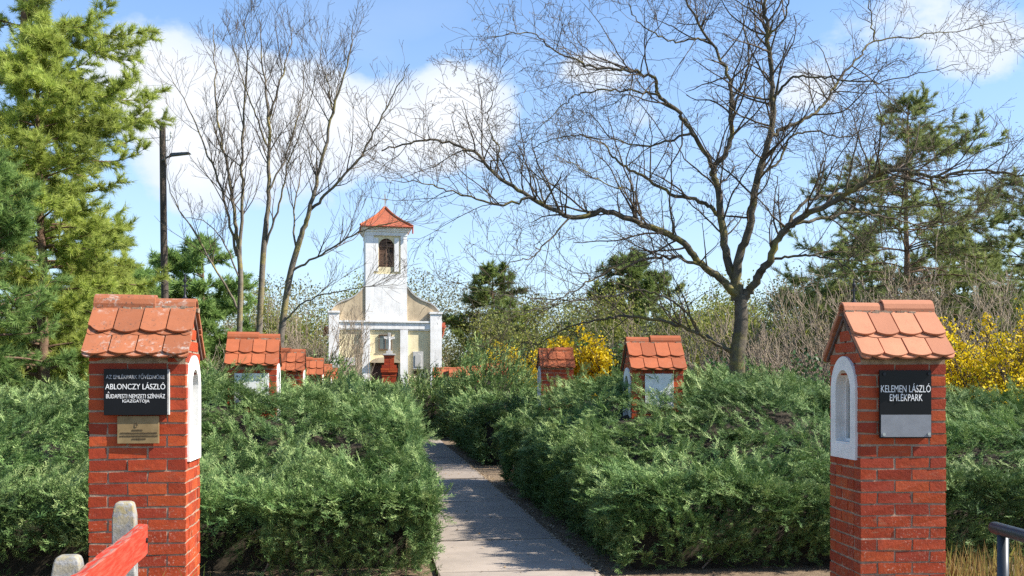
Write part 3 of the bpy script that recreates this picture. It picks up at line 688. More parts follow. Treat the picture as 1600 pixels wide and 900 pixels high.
def limb_tree(name, label, z0, base_px, trunk, limbs, par, seed, bark, twig, group=None, pod=None, cat_='tree', rk=.78):
    """trunk / limbs: lists of (px, py) at depth z0, with a depth drift for every limb: real 3-D branches"""
    rg = np.random.default_rng(seed); b = W(base_px, HZ, z0); b.z = 0
    root = thing(name, label, cat_, b, 0, group); bb = np.array(b)
    def world(pts, dy0, dy1):
        out = []; n = len(pts)
        for i, (px, py) in enumerate(pts):
            z = z0+dy0+(dy1-dy0)*(i/(n-1))**1.2; out.append(W(px, py, z))
        return cat(out)-bb
    tr = Tubes(); tw = Tubes(); tips = []
    for pts, r0, r1, dy0, dy1 in trunk:
        P = world(pts, dy0, dy1); R = np.linspace(r0, r1, len(P))*rk; R[:3] *= np.linspace(1.25, 1.03, 3); tr.add(P, R, 12)
    o = tr.build('trunk', bark, root)
    lb = Tubes()
    for pts, r0, r1, dy0, dy1 in limbs:
        P = world(pts, dy0, dy1)+0; P[1:-1] += rg.normal(0, .018, (len(P)-2, 3))
        R = (r1+(r0-r1)*(1-np.linspace(0, 1, len(P)))**1.1)*rk; lb.add(P, R, 8)
        spawn(tw, tips, rg, P, R, 0, par, .15)
    lb.build('limbs', bark, root); tw.build('twigs', twig, root)
    if pod: pods(tips, rg, *pod, root)
    return root

PAR_R = dict(seg=[.2, .16, .12, .07], wob=[.1, .13, .17, .22], trop=[0, .07, -.08, -.25], gap=[.22, .22, .22], len=[0, 1.9, .75, .28], rmax=[1, .022, .0075, .0038], rmin=.0034, ang=(28, 78), upbias=.45)
rt = [([(1150, 660), (1151, 600), (1153, 550), (1158, 505), (1157, 462)], .23, .155, 0, 0)]
rl = [
 ([(1158, 470), (1128, 438), (1097, 413), (1060, 373), (1004, 351), (948, 330), (892, 339), (830, 308), (774, 274), (743, 239), (693, 221), (637, 224), (596, 236)], .105, .016, 0, -1.5),
 ([(830, 308), (786, 320), (743, 311), (700, 297), (662, 286), (612, 282)], .034, .008, -1.1, -1.9),
 ([(1157, 468), (1140, 413), (1128, 350), (1122, 296), (1115, 265), (1140, 227), (1141, 180), (1140, 124), (1112, 69), (1071, 0), (1050, -50)], .115, .02, 0, 1.0),
 ([(1118, 268), (1081, 207), (1060, 177), (1029, 149), (1023, 124), (986, 112), (936, 106), (905, 96), (861, 75), (830, 53), (760, 58)], .062, .010, .5, -1.6),
 ([(1128, 340), (1100, 317), (1048, 302), (998, 271), (961, 249), (936, 218), (880, 214), (830, 232)], .058, .010, .3, 1.8),
 ([(1081, 207), (1040, 222), (1004, 227), (954, 215), (925, 180), (900, 172)], .034, .007, .2, .9),
 ([(1032, 150), (990, 142), (948, 140), (910, 146), (886, 159), (849, 193), (818, 232)], .03, .006, 0, -.8),
 ([(1150, 470), (1153, 413), (1170, 358), (1184, 276), (1205, 200), (1208, 124), (1198, 41), (1194, 0), (1186, -60)], .125, .028, 0, -.8),
 ([(1162, 468), (1180, 440), (1198, 413), (1222, 365), (1257, 338), (1312, 310), (1353, 283), (1395, 265), (1463, 276), (1532, 265), (1600, 276), (1660, 280)], .115, .014, 0, -2.2),
 ([(1222, 368), (1250, 322), (1291, 305), (1346, 296), (1360, 250), (1395, 215), (1420, 160)], .05, .009, -.4, 1.2),
 ([(1203, 212), (1230, 200), (1264, 183), (1290, 160), (1312, 124), (1340, 90), (1367, 65), (1436, 55), (1498, 48), (1580, 30)], .052, .008, -.3, 1.4),
 ([(1367, 65), (1362, 30), (1355, -10), (1350, -50)], .022, .008, .9, 1.2),
 ([(1208, 150), (1240, 122), (1290, 120), (1350, 128), (1420, 120), (1500, 100)], .036, .007, -.5, -2.0),
 ([(1175, 445), (1202, 407), (1240, 400), (1271, 400), (1305, 407), (1335, 430), (1360, 470)], .042, .008, 0, -1.8),
 ([(1240, 350), (1284, 342), (1330, 332), (1381, 338), (1436, 351), (1498, 348), (1560, 330)], .045, .008, -.3, 1.6),
 ([(1312, 310), (1350, 316), (1400, 325), (1460, 318), (1530, 322), (1600, 312)], .03, .006, -.6, -1.5),
 ([(1157, 458), (1112, 424), (1068, 404), (1024, 402), (976, 416), (928, 436), (904, 450), (856, 476), (810, 492)], .05, .008, 0, -1.7),
 ([(1146, 550), (1104, 528), (1080, 516), (1028, 500), (968, 496), (936, 500), (888, 512), (844, 536), (800, 548)], .058, .008, 0, 1.2),
 ([(1140, 545), (1104, 530), (1082, 500), (1050, 470), (1010, 455), (960, 460), (900, 470), (830, 465), (760, 455), (705, 440)], .038, .006, 0, -1.8),
 ([(1184, 276), (1215, 255), (1235, 215), (1275, 205), (1320, 212), (1390, 190), (1470, 180)], .036, .007, -.2, .6),
 ([(1140, 160), (1165, 120), (1170, 80), (1160, 30), (1165, -20)], .034, .01, .5, 1.4),
 ([(1112, 69), (1085, 60), (1050, 65), (1010, 45), (985, 15), (980, -20)], .03, .008, .8, 0),
 ([(892, 339), (860, 372), (835, 400), (800, 410), (770, 440)], .026, .006, -.8, -1.8),
 ([(774, 274), (778, 230), (760, 190), (770, 150), (745, 110)], .02, .005, -1.1, -1.4),
 ([(1004, 351), (990, 300), (950, 290), (905, 262), (880, 250)], .026, .006, -.4, -1.5),
 ([(1198, 60), (1225, 30), (1235, -10), (1255, -50)], .03, .01, -.7, -1.2)]
limb_tree('bare_tree', 'large spreading bare tree with dark lichened limbs, standing behind the right hedge', 20, 1150, rt, rl, PAR_R, 41, M['bark'], M['twig'],
          pod=(1, .075, .006, M['pod'], 'seed_pods'))

PAR_L = dict(seg=[.3, .24, .18, .12], wob=[.05, .10, .14, .2], trop=[0, .22, .12, .05], gap=[.33, .27, .25], len=[0, 1.75, .85, .38], rmax=[1, .018, .008, .0045], rmin=.004, ang=(22, 52), upbias=.75)
bz = 30
def stems(label, base, trunk, limbs, seed, z): limb_tree('bare_tree', label, z, base, trunk, limbs, PAR_L, seed, M['bark_pale'], M['twig'], 'slender bare trees left of the chapel')
stems('slender bare tree nearest the lamp pole, forking low into thin upright stems', 374,
      [([(373, 690), (374, 600), (374, 523), (376, 436), (373, 390)], .13, .09, 0, 0)],
      [([(373, 395), (368, 348), (358, 274), (340, 187), (336, 112), (333, 37)], .085, .012, 0, .6),
       ([(375, 400), (380, 299), (377, 249), (383, 143), (386, 80), (380, 30)], .07, .012, 0, -.8),
       ([(374, 485), (346, 436), (302, 361), (271, 311), (255, 240)], .05, .010, 0, -1.2),
       ([(370, 400), (350, 310), (321, 230), (290, 162), (262, 112)], .055, .010, 0, 1.0),
       ([(376, 440), (350, 380), (318, 345), (285, 340)], .035, .008, 0, -.6)], 51, 30)
stems('tall straight bare tree, middle one of the trio left of the chapel', 405,
      [([(404, 690), (405, 600), (405, 523), (411, 404), (416, 350)], .13, .10, 0, 0)],
      [([(416, 352), (420, 299), (420, 187), (411, 112), (405, 30)], .095, .014, 0, .5),
       ([(420, 187), (439, 124), (452, 80), (458, 40)], .045, .010, .3, 1.0),
       ([(420, 240), (400, 180), (378, 120), (360, 60)], .04, .009, .2, -.8),
       ([(413, 390), (436, 320), (452, 250), (476, 190), (492, 120)], .045, .009, 0, -1.0),
       ([(418, 300), (448, 240), (470, 160), (478, 90)], .04, .009, 0, .8)], 52, 29)
stems('leaning bare tree with yellow lichened trunk, right one of the trio left of the chapel', 439,
      [([(434, 690), (436, 600), (439, 529), (452, 436), (470, 370)], .14, .10, 0, 0)],
      [([(470, 372), (483, 330), (501, 261), (520, 174), (545, 93), (551, 40)], .095, .012, 0, -.7),
       ([(483, 330), (514, 299), (564, 243), (588, 199), (620, 137), (640, 100)], .06, .010, 0, -1.2),
       ([(455, 425), (501, 398), (551, 367), (600, 350), (650, 345)], .045, .009, 0, -.9),
       ([(445, 500), (480, 470), (520, 458), (570, 448), (620, 445)], .035, .008, 0, -1.2),
       ([(520, 180), (512, 130), (500, 90), (505, 50)], .03, .008, -.3, .5),
       ([(462, 395), (460, 330), (470, 270), (462, 200)], .04, .009, 0, .9)], 53, 28)

def needle_tpl(seed, n=12, L=.15, w=.007, spread=.55):
    rg = np.random.default_rng(seed); T = []
    for k in range(n):
        d = np.array([1, rg.normal(0, spread), rg.normal(0, spread)]); d /= np.linalg.norm(d); p = np.array([rg.uniform(-.06, .06), 0, 0])
        s = np.cross(d, rg.normal(0, 1, 3)); s /= np.linalg.norm(s); l = L*rg.uniform(.7, 1.2); T.append([p-s*w, p+s*w, p+d*l])
    return np.array(T)
NT = [needle_tpl(i) for i in range(4)]; NTC = [needle_tpl(i+9, 9, .22, .016, .6) for i in range(4)]
def pine(name, label, px, z, ht, cr, leaf, seed, z_lo=.5, tp=NT, gap=.42, nb=5, dens=1.0, shape='cone', tr=.16, size=1.0, group=None, droop=-.12, rot=None, lx=0):
    rg = np.random.default_rng(seed); b = W(px, HZ, z); b.z = 0
    root = thing(name, label, 'tree', b, 0, group)
    T = Tubes(); h = np.linspace(0, ht, 14); P = np.stack([np.cumsum(rg.normal(0, .03, 14))+lx*h/ht, np.cumsum(rg.normal(0, .03, 14)), h], 1); T.add(P, np.linspace(tr, .02, 14), 10); 
    T.build('trunk', M['bark_pine'], root)
    B = Tubes(); PP = []; DD = []
    zz = z_lo
    while zz < ht-.15:
        f = zz/ht
        rad = cr*((1-f)**.75+.06) if shape == 'cone' else cr*(math.sin(math.pi*min(1, max(.05, (f*.86+.16))))**.7)
        for k in range(nb):
            a = rg.uniform(0, 6.283); L = rad*rg.uniform(.6, 1.12); 
            x = np.interp(zz, h, P[:, 0]); y = np.interp(zz, h, P[:, 1]); p = np.array([x, y, zz+rg.uniform(-.15, .15)]); d = np.array([math.cos(a), math.sin(a), rg.uniform(-.05, .3)+.5*f])
            n = max(4, int(L/.22)); pts = [p]
            for i in range(n):
                d = d+rg.normal(0, .08, 3)+np.array([0, 0, droop*(.7 if i < n*.6 else -1.3)]); d = unit(d); pts.append(pts[-1]+d*L/n)
            pts = np.array(pts); B.add(pts, np.linspace(.035*(1-f)+.012, .006, n+1), 5)
            for i in range(1, n+1):
                t = i/n
                if t < .22: continue
                m = max(1, int(2.6*dens+rg.random()))
                for q in range(m):
                    dd = unit(pts[i]-pts[i-1]); sd = rg.normal(0, 1, 3); sd -= dd*sd.dot(dd); sd = unit(sd); sd[2] *= .5
                    l2 = rg.uniform(.15, .6)*(1.15-.5*t)*min(1, cr/2.0); dv = unit(dd*.7+sd*.9+np.array([0, 0, .12])); 
                    e = pts[i]+dv*l2; B.add(np.array([pts[i], (pts[i]+e)/2+rg.normal(0, .02, 3), e]), [.007, .006, .004], 3)
                    for s in np.arange(.2, 1.01, .16):
                        PP.append(pts[i]+dv*l2*s); DD.append(dv+rg.normal(0, .45, 3)+np.array([0, 0, .1]))
            PP.append(pts[-1]); DD.append(d)
        zz += gap*rg.uniform(.7, 1.2)
    for k in range(6): PP.append(P[-1]+rg.normal(0, .06, 3)); DD.append(np.array([0, 0, 1.])+rg.normal(0, .4, 3))
    B.build('branches', M['bark_pine'], root); PP = np.array(PP); DD = np.array(DD)
    TT = place(tp, PP, DD, rg.uniform(.75, 1.3, len(PP))*size, rg); tri_obj('crown', TT, leaf, root)
    return root
NTL = [needle_tpl(i+30, 20, .17, .0062, .6) for i in range(5)]
pine('pine_tree', 'tallest yellow-green pine with its bare trunk showing high at the left edge', 38, 25, 15.5, 3.5, M['pine_y'], 61, 1.6, NTL, .50, 5, 1.1, 'round', .2, 1.0)
pine('pine_tree', 'yellow-green pine with feathery boughs reaching towards the lamp pole', 75, 23.5, 9.8, 2.15, M['pine_y'], 62, .6, NTL, .42, 5, 1.15, 'round', .16, 1.0)
pine('pine_tree', 'lower yellow-green pine right behind the left gate pillar', 160, 33, 6.8, 1.9, M['pine_y'], 71, .3, NTL, .42, 6, 1.1, 'round', .13, 1.1)
pine('pine_tree', 'darker green pine low at the left edge in front of the yellow-green ones', -35, 20, 6.2, 2.0, M['pine_g'], 63, .3, NTL, .44, 6, .95, 'cone', .13, .9)
pine('pine_tree', 'bushy green pine standing behind the lamp pole', 318, 40, 7.4, 2.9, M['pine_g'], 64, .4, NTC, .46, 6, 1.1, 'round', size=1.1)
pine('pine_tree', 'sparse dull green pine seen through the twigs behind the right pillar', 1420, 33, 11.0, 4.6, M['pine_o'], 65, 1.0, NTL, .55, 7, .6, 'round', size=1.05)
pine('pine_tree', 'sparse dark pine at the right edge behind the bare twigs', 1610, 36, 9.2, 4.2, M['pine_o'], 66, .8, NTL, .55, 7, .6, 'round', size=1.05)
pine('pine_tree', 'dull green pine behind the ridge of the right pillar roof', 1350, 42, 7.6, 3.0, M['pine_o'], 72, .4, NTC, .5, 6, .9, 'round', size=1.0)
pine('pine_tree', 'dull green pine between the sparse tall one and the right edge', 1510, 40, 7.8, 3.2, M['pine_o'], 73, .4, NTC, .5, 6, .9, 'round', size=1.0)
pine('pine_tree', 'dark round pine just right of the chapel', 768, 56, 8.4, 2.9, M['pine_d'], 67, .5, NTC, .55, 5, 1.0, 'round', size=1.3)
pine('pine_tree', 'dark pine with a spiky top left of the bare tree trunk', 985, 50, 8.2, 3.2, M['pine_d'], 68, .5, NTC, .5, 6, 1.0, 'round', size=1.3)
pine('pine_tree', 'low green pine behind the first left pillar', 215, 36, 5.6, 2.4, M['pine_g'], 69, .3, NTC, .5, 5, .9, 'round', size=1.1)
pine('pine_tree', 'dark green pine in the wood right of the bare trunk', 1290, 48, 6.2, 3.0, M['pine_d'], 70, .3, NTC, .6, 5, .9, 'round', size=1.3)

PAR_B = dict(seg=[.3, .25, .2], wob=[.1, .14, .2], trop=[.1, .12, .05], gap=[.35, .26], len=[0, 1.2, .5], rmax=[1, .014, .008], rmin=.006, ang=(18, 55), upbias=.7)
def brush(name, label, cat_, px, z, w, h, n, seed, twig, leaf=None, lk=3, ll=.07, lw=.022, par=PAR_B, lean=.35, r=.03, group=None, leafname='leaves', scat=.12, sp=.35):
    """many-stemmed shrub or small broad-leaved tree: stems fan out of the base, twigs, small leaves"""
    rg = np.random.default_rng(seed); b = W(px, HZ, z); b.z = 0
    root = thing(name, label, cat_, b, 0, group); tb = Tubes(); tips = []
    for k in range(n):
        p = np.array([rg.normal(0, w*sp*.5), rg.normal(0, w*sp*.4), 0]); d = np.array([p[0]/w*1.4+rg.normal(0, lean*.6), rg.normal(0, lean*.6), 1.0]); L = h*rg.uniform(.6, 1.05)
        m = 9; pts = [p]
        for i in range(m):
            d = unit(d+rg.normal(0, .09, 3)+np.array([np.sign(d[0])*.03, 0, 0])); pts.append(pts[-1]+d*L/m)
        pts = np.array(pts); pts[:, 0] = np.clip(pts[:, 0], -w*.62, w*.62); R = np.linspace(r, .007, m+1); tb.add(pts, R, 5); spawn(tb, tips, rg, pts, R, 0, par, .12)
    tb.build('stems', twig, root)
    if leaf:
        P = np.array([t[0] for t in tips]); P = np.repeat(P, lk, 0)+rg.normal(0, scat, (len(P)*lk, 3)); m = len(P)
        d = unit(rg.normal(0, 1, (m, 3))+np.array([0, 0, .3])); s = unit(np.cross(d, rg.normal(0, 1, (m, 3)))); l = ll*rg.uniform(.6, 1.3, m)[:, None]; ww = lw*rg.uniform(.7, 1.3, m)[:, None]
        V = np.stack([P, P+d*l*.5+s*ww, P+d*l, P+d*l*.5-s*ww], 1).reshape(-1, 3)
        link(leafname, np_mesh(leafname, V, [np.arange(4*m).reshape(-1, 4)]), leaf, root)
    return root
gB = 'leafless brush behind the garden'
for i, (px, z, w, h, n, tw, lb) in enumerate([
    (455, 42, 5.0, 5.0, 44, 'twig_pale', 'leafless brown thicket between the slender bare trees and the chapel'),
    (498, 41, 2.6, 5.6, 30, 'twig_pale', 'taller leafless brush leaning before the left corner of the chapel'),
    (545, 52, 4.5, 4.6, 34, 'twig_pale', 'leafless thicket half hidden by the left corner of the chapel'),
    (712, 60, 3.0, 5.2, 18, 'twig', 'grey leafless thicket just past the right corner of the chapel'),
    (335, 34, 3.0, 3.2, 16, 'twig_pale', 'low leafless thicket behind the tiled pillar with a white plate'),
    (1085, 34, 4.4, 4.2, 40, 'twig_pale', 'leafless thicket left of the big bare trunk'),
    (1235, 30, 4.0, 4.4, 46, 'twig_pale', 'pale leafless thicket right of the big bare trunk'),
    (1330, 27, 3.6, 4.6, 34, 'twig_pale', 'leafless thicket behind the niche side of the right pillar'),
    (1440, 28, 4.4, 5.4, 36, 'twig_pale', 'tall tangled leafless thicket above the roof of the right pillar'),
    (1545, 27, 4.0, 5.0, 34, 'twig_pale', 'tall leafless thicket above the yellow bush at the right edge'),
    (880, 62, 7.0, 4.8, 44, 'twig', 'far leafless thicket behind the yellow bushes')]):
    brush('leafless_thicket', lb, 'shrub', px, z, w, h, n, 80+i, M[tw], group=gB)
for i, (px, z, w, h, n, lf, lb) in enumerate([
    (500, 62, 7.5, 8.0, 12, 'spring', 'hazy yellow-green tree left of the chapel tower'),
    (820, 58, 6.0, 6.6, 12, 'spring', 'yellow-green tree right of the dark round pine'),
    (905, 66, 7.0, 6.0, 12, 'olive', 'dull green tree far behind the small yellow bushes'),
    (1030, 56, 5.0, 7.0, 12, 'spring', 'yellow-green tree beside the spiky dark pine'),
    (730, 74, 6.0, 5.2, 10, 'olive', 'dull green tree at the right flank of the chapel'),
    (1130, 52, 6.0, 5.6, 12, 'olive', 'dull green tree behind the fork of the bare trunk'),
    (1210, 50, 5.0, 5.2, 12, 'spring', 'yellow-green tree right of the bare trunk'),
    (1370, 46, 6.0, 6.6, 12, 'olive', 'dull green tree behind the right pillar roof'),
    (1500, 46, 6.0, 7.0, 12, 'olive', 'dull green tree behind the yellow bush'),
    (1640, 40, 6.0, 6.4, 12, 'olive', 'dull green tree cut off by the right edge'),
    (395, 56, 6.0, 6.0, 12, 'spring', 'yellow-green tree behind the slender bare trunks'),
    (770, 50, 4.6, 5.0, 14, 'olive', 'dull green small tree under the dark round pine'),
    (870, 46, 5.0, 5.4, 14, 'spring', 'yellow-green small tree above the pillar beside the yellow bush'),
    (960, 44, 4.6, 4.6, 14, 'olive', 'dull green small tree above the glossy shrub'),
    (1065, 46, 4.6, 6.0, 14, 'spring', 'yellow-green small tree above the half sunk pillar'),
    (1300, 42, 5.0, 5.6, 14, 'spring', 'yellow-green small tree left of the right pillar roof'),
    (1450, 40, 5.0, 6.0, 14, 'spring', 'yellow-green small tree above the right pillar roof'),
    (1570, 38, 5.0, 5.4, 14, 'spring', 'yellow-green small tree above the big yellow bush'),
    (240, 52, 7.0, 6.0, 12, 'olive', 'dull green tree behind the lamp pole'),
    (60, 44, 8.0, 6.0, 14, 'spring', 'yellow-green tree low behind the left pines')]):
    brush('leafy_tree', lb, 'tree', px, z, w, h, n, 100+i, M['twig_pale'], M[lf], 46, .12, .042, lean=.5, r=.07, group='young leaved trees beyond the chapel garden', scat=.38, sp=.5)
def far_wood():
    rg = np.random.default_rng(201); n = 380000
    x = rg.uniform(-62, 66, n); y = rg.uniform(70, 92, n); top = 5.6+5.0*vnoise(x*.16, y*.05, 5)+1.6*vnoise(x*.7, y*.3, 6)-.02*np.abs(x)
    z = (top-.6)*rg.random(n)**1.25; P = np.stack([x, y, z], 1); d = unit(rg.normal(0, 1, (n, 3))+np.array([0, 0, .8])); s_ = unit(np.cross(d, rg.normal(0, 1, (n, 3)))); l = rg.uniform(.08, .28, n)[:, None]
    V = np.stack([P, P+d*l*.5+s_*l*.22, P+d*l, P+d*l*.5-s_*l*.22], 1).reshape(-1, 3)
    tag(link('far_wood', np_mesh('far_wood', V, [np.arange(4*n).reshape(-1, 4)]), M['wood']), 'far belt of dull green and brown wood closing the horizon', 'wood', kind='stuff')
far_wood()
brush('forsythia_bush', 'yellow flowering bush between the two right pillars with tiled roofs', 'bush', 904, 22.4, .66, 2.5, 110, 130, M['twig'], M['yellow'], 14, .07, .026, dict(PAR_B, len=[0, .5, .25], gap=[.2, .14]), .13, .012, 'yellow flowering bushes', 'blossom', .06, .5)
brush('forsythia_bush', 'yellow flowering bush with a tall sprig, far behind the hedge at mid picture', 'bush', 806, 36, 1.3, 3.0, 44, 131, M['twig'], M['yellow'], 10, .085, .03, dict(PAR_B, len=[0, .5, .3], gap=[.22, .16]), .17, .012, 'yellow flowering bushes', 'blossom', .07, .5)
brush('forsythia_bush', 'big yellow flowering bush at the right edge beside the niche pillar', 'bush', 1560, 16.5, 1.8, 2.75, 110, 132, M['twig'], M['yellow'], 11, .05, .019, dict(PAR_B, len=[0, .6, .28], gap=[.18, .13]), .42, .012, 'yellow flowering bushes', 'blossom', .05, .6)
brush('evergreen_shrub', 'glossy dark green shrub beside the yellow bush', 'shrub', 956, 23.5, 1.3, 2.55, 34, 133, M['twig'], M['broad'], 10, .10, .032, dict(PAR_B, len=[0, .5, .25], gap=[.2, .14]), .34, .014, None, 'leaves', .1, .5)
brush('evergreen_shrub', 'broad dark green shrub at the foot of the wood right of the bare trunk', 'shrub', 1240, 25, 4.2, 1.9, 60, 134, M['twig'], M['broad'], 8, .10, .034, dict(PAR_B, len=[0, .6, .3], gap=[.24, .16]), .5, .014, None, 'leaves', .12, .7)
brush('evergreen_shrub', 'dark green shrub behind the tiled pillar left of the bare trunk', 'shrub', 1085, 25, 2.2, 2.0, 40, 135, M['twig'], M['broad'], 8, .10, .034, dict(PAR_B, len=[0, .6, .3], gap=[.24, .16]), .5, .014, None, 'leaves', .12, .7)
def juniper_shrub(label, px, z, w, h, seed, n=2200):
    rg = np.random.default_rng(seed); b = W(px, HZ, z); b.z = 0; root = thing('juniper_shrub', label, 'shrub', b, 0, 'loose juniper shrubs')
    a = rg.uniform(0, 6.283, n); e = np.arcsin(rg.uniform(0, 1, n)); k = 1+.35*(vnoise(a*1.6, e*3, seed)-.5)*2
    q = rg.uniform(.72, 1.0, n)*k
    P = np.stack([np.cos(a)*np.cos(e)*w/2*q, np.sin(a)*np.cos(e)*w/2*q, np.sin(e)*h*q], 1)
    D = unit(P*np.array([1, 1, .8]))*np.array([1, 1, .6])+np.array([.3, 0, .35])+rg.normal(0, .3, P.shape)
    tri_obj('foliage', place(TPLC, P, D, rg.uniform(1.2, 2.2, n), rg), M['juniper'], root)
    m = MB(); m.lathe([(w*.33, -.02), (w*.36, h*.3), (w*.27, h*.55), (w*.08, h*.72)], 14); m.build('dark_core', M['juniper_in'], root)  # solid dark core added so no light passes through the foliage
juniper_shrub('loose bushy juniper at the end of the path right of the cross column', 770, 33, 4.2, 2.55, 141, 3000)
juniper_shrub('juniper shrub spilling in front of the chapel door at the left', 560, 36, 4.6, 1.75, 142, 2200)
juniper_shrub('juniper shrub under the small row of tiled roofs at the left', 490, 27.5, 2.4, 2.1, 143, 1600)
juniper_shrub('rounded juniper shrub between the cross column and the path end', 672, 35.5, 2.6, 1.9, 144, 1800)

# ------------------------------------------------------------------ roofed brick pillars
def text_mesh(s, width, height, depth=.002):
    cu = bpy.data.curves.new('lettering', 'FONT'); cu.body = s; cu.size = 1; cu.align_x = 'CENTER'; cu.extrude = .02; cu.offset = .0; cu.resolution_u = 3
    t = bpy.data.objects.new('lettering', cu); COL.objects.link(t); bpy.context.view_layer.update()
    me = bpy.data.meshes.new_from_object(t.evaluated_get(bpy.context.evaluated_depsgraph_get())); bpy.data.objects.remove(t); bpy.data.curves.remove(cu)
    V = np.zeros(len(me.vertices)*3, np.float32); me.vertices.foreach_get('co', V); V = V.reshape(-1, 3)
    lo, hi = V.min(0), V.max(0); V[:, 0] = (V[:, 0]-(lo[0]+hi[0])/2)/(hi[0]-lo[0])*width; V[:, 1] = (V[:, 1]-lo[1])/(hi[1]-lo[1])*height
    V[:, 2] = (V[:, 2]-lo[2])/(hi[2]-lo[2]+1e-9)*depth
    V = V[:, [0, 2, 1]]*np.array([1, -1, 1], np.float32); me.vertices.foreach_set('co', V.ravel().astype(np.float32)); me.update(); me.materials.clear(); return me

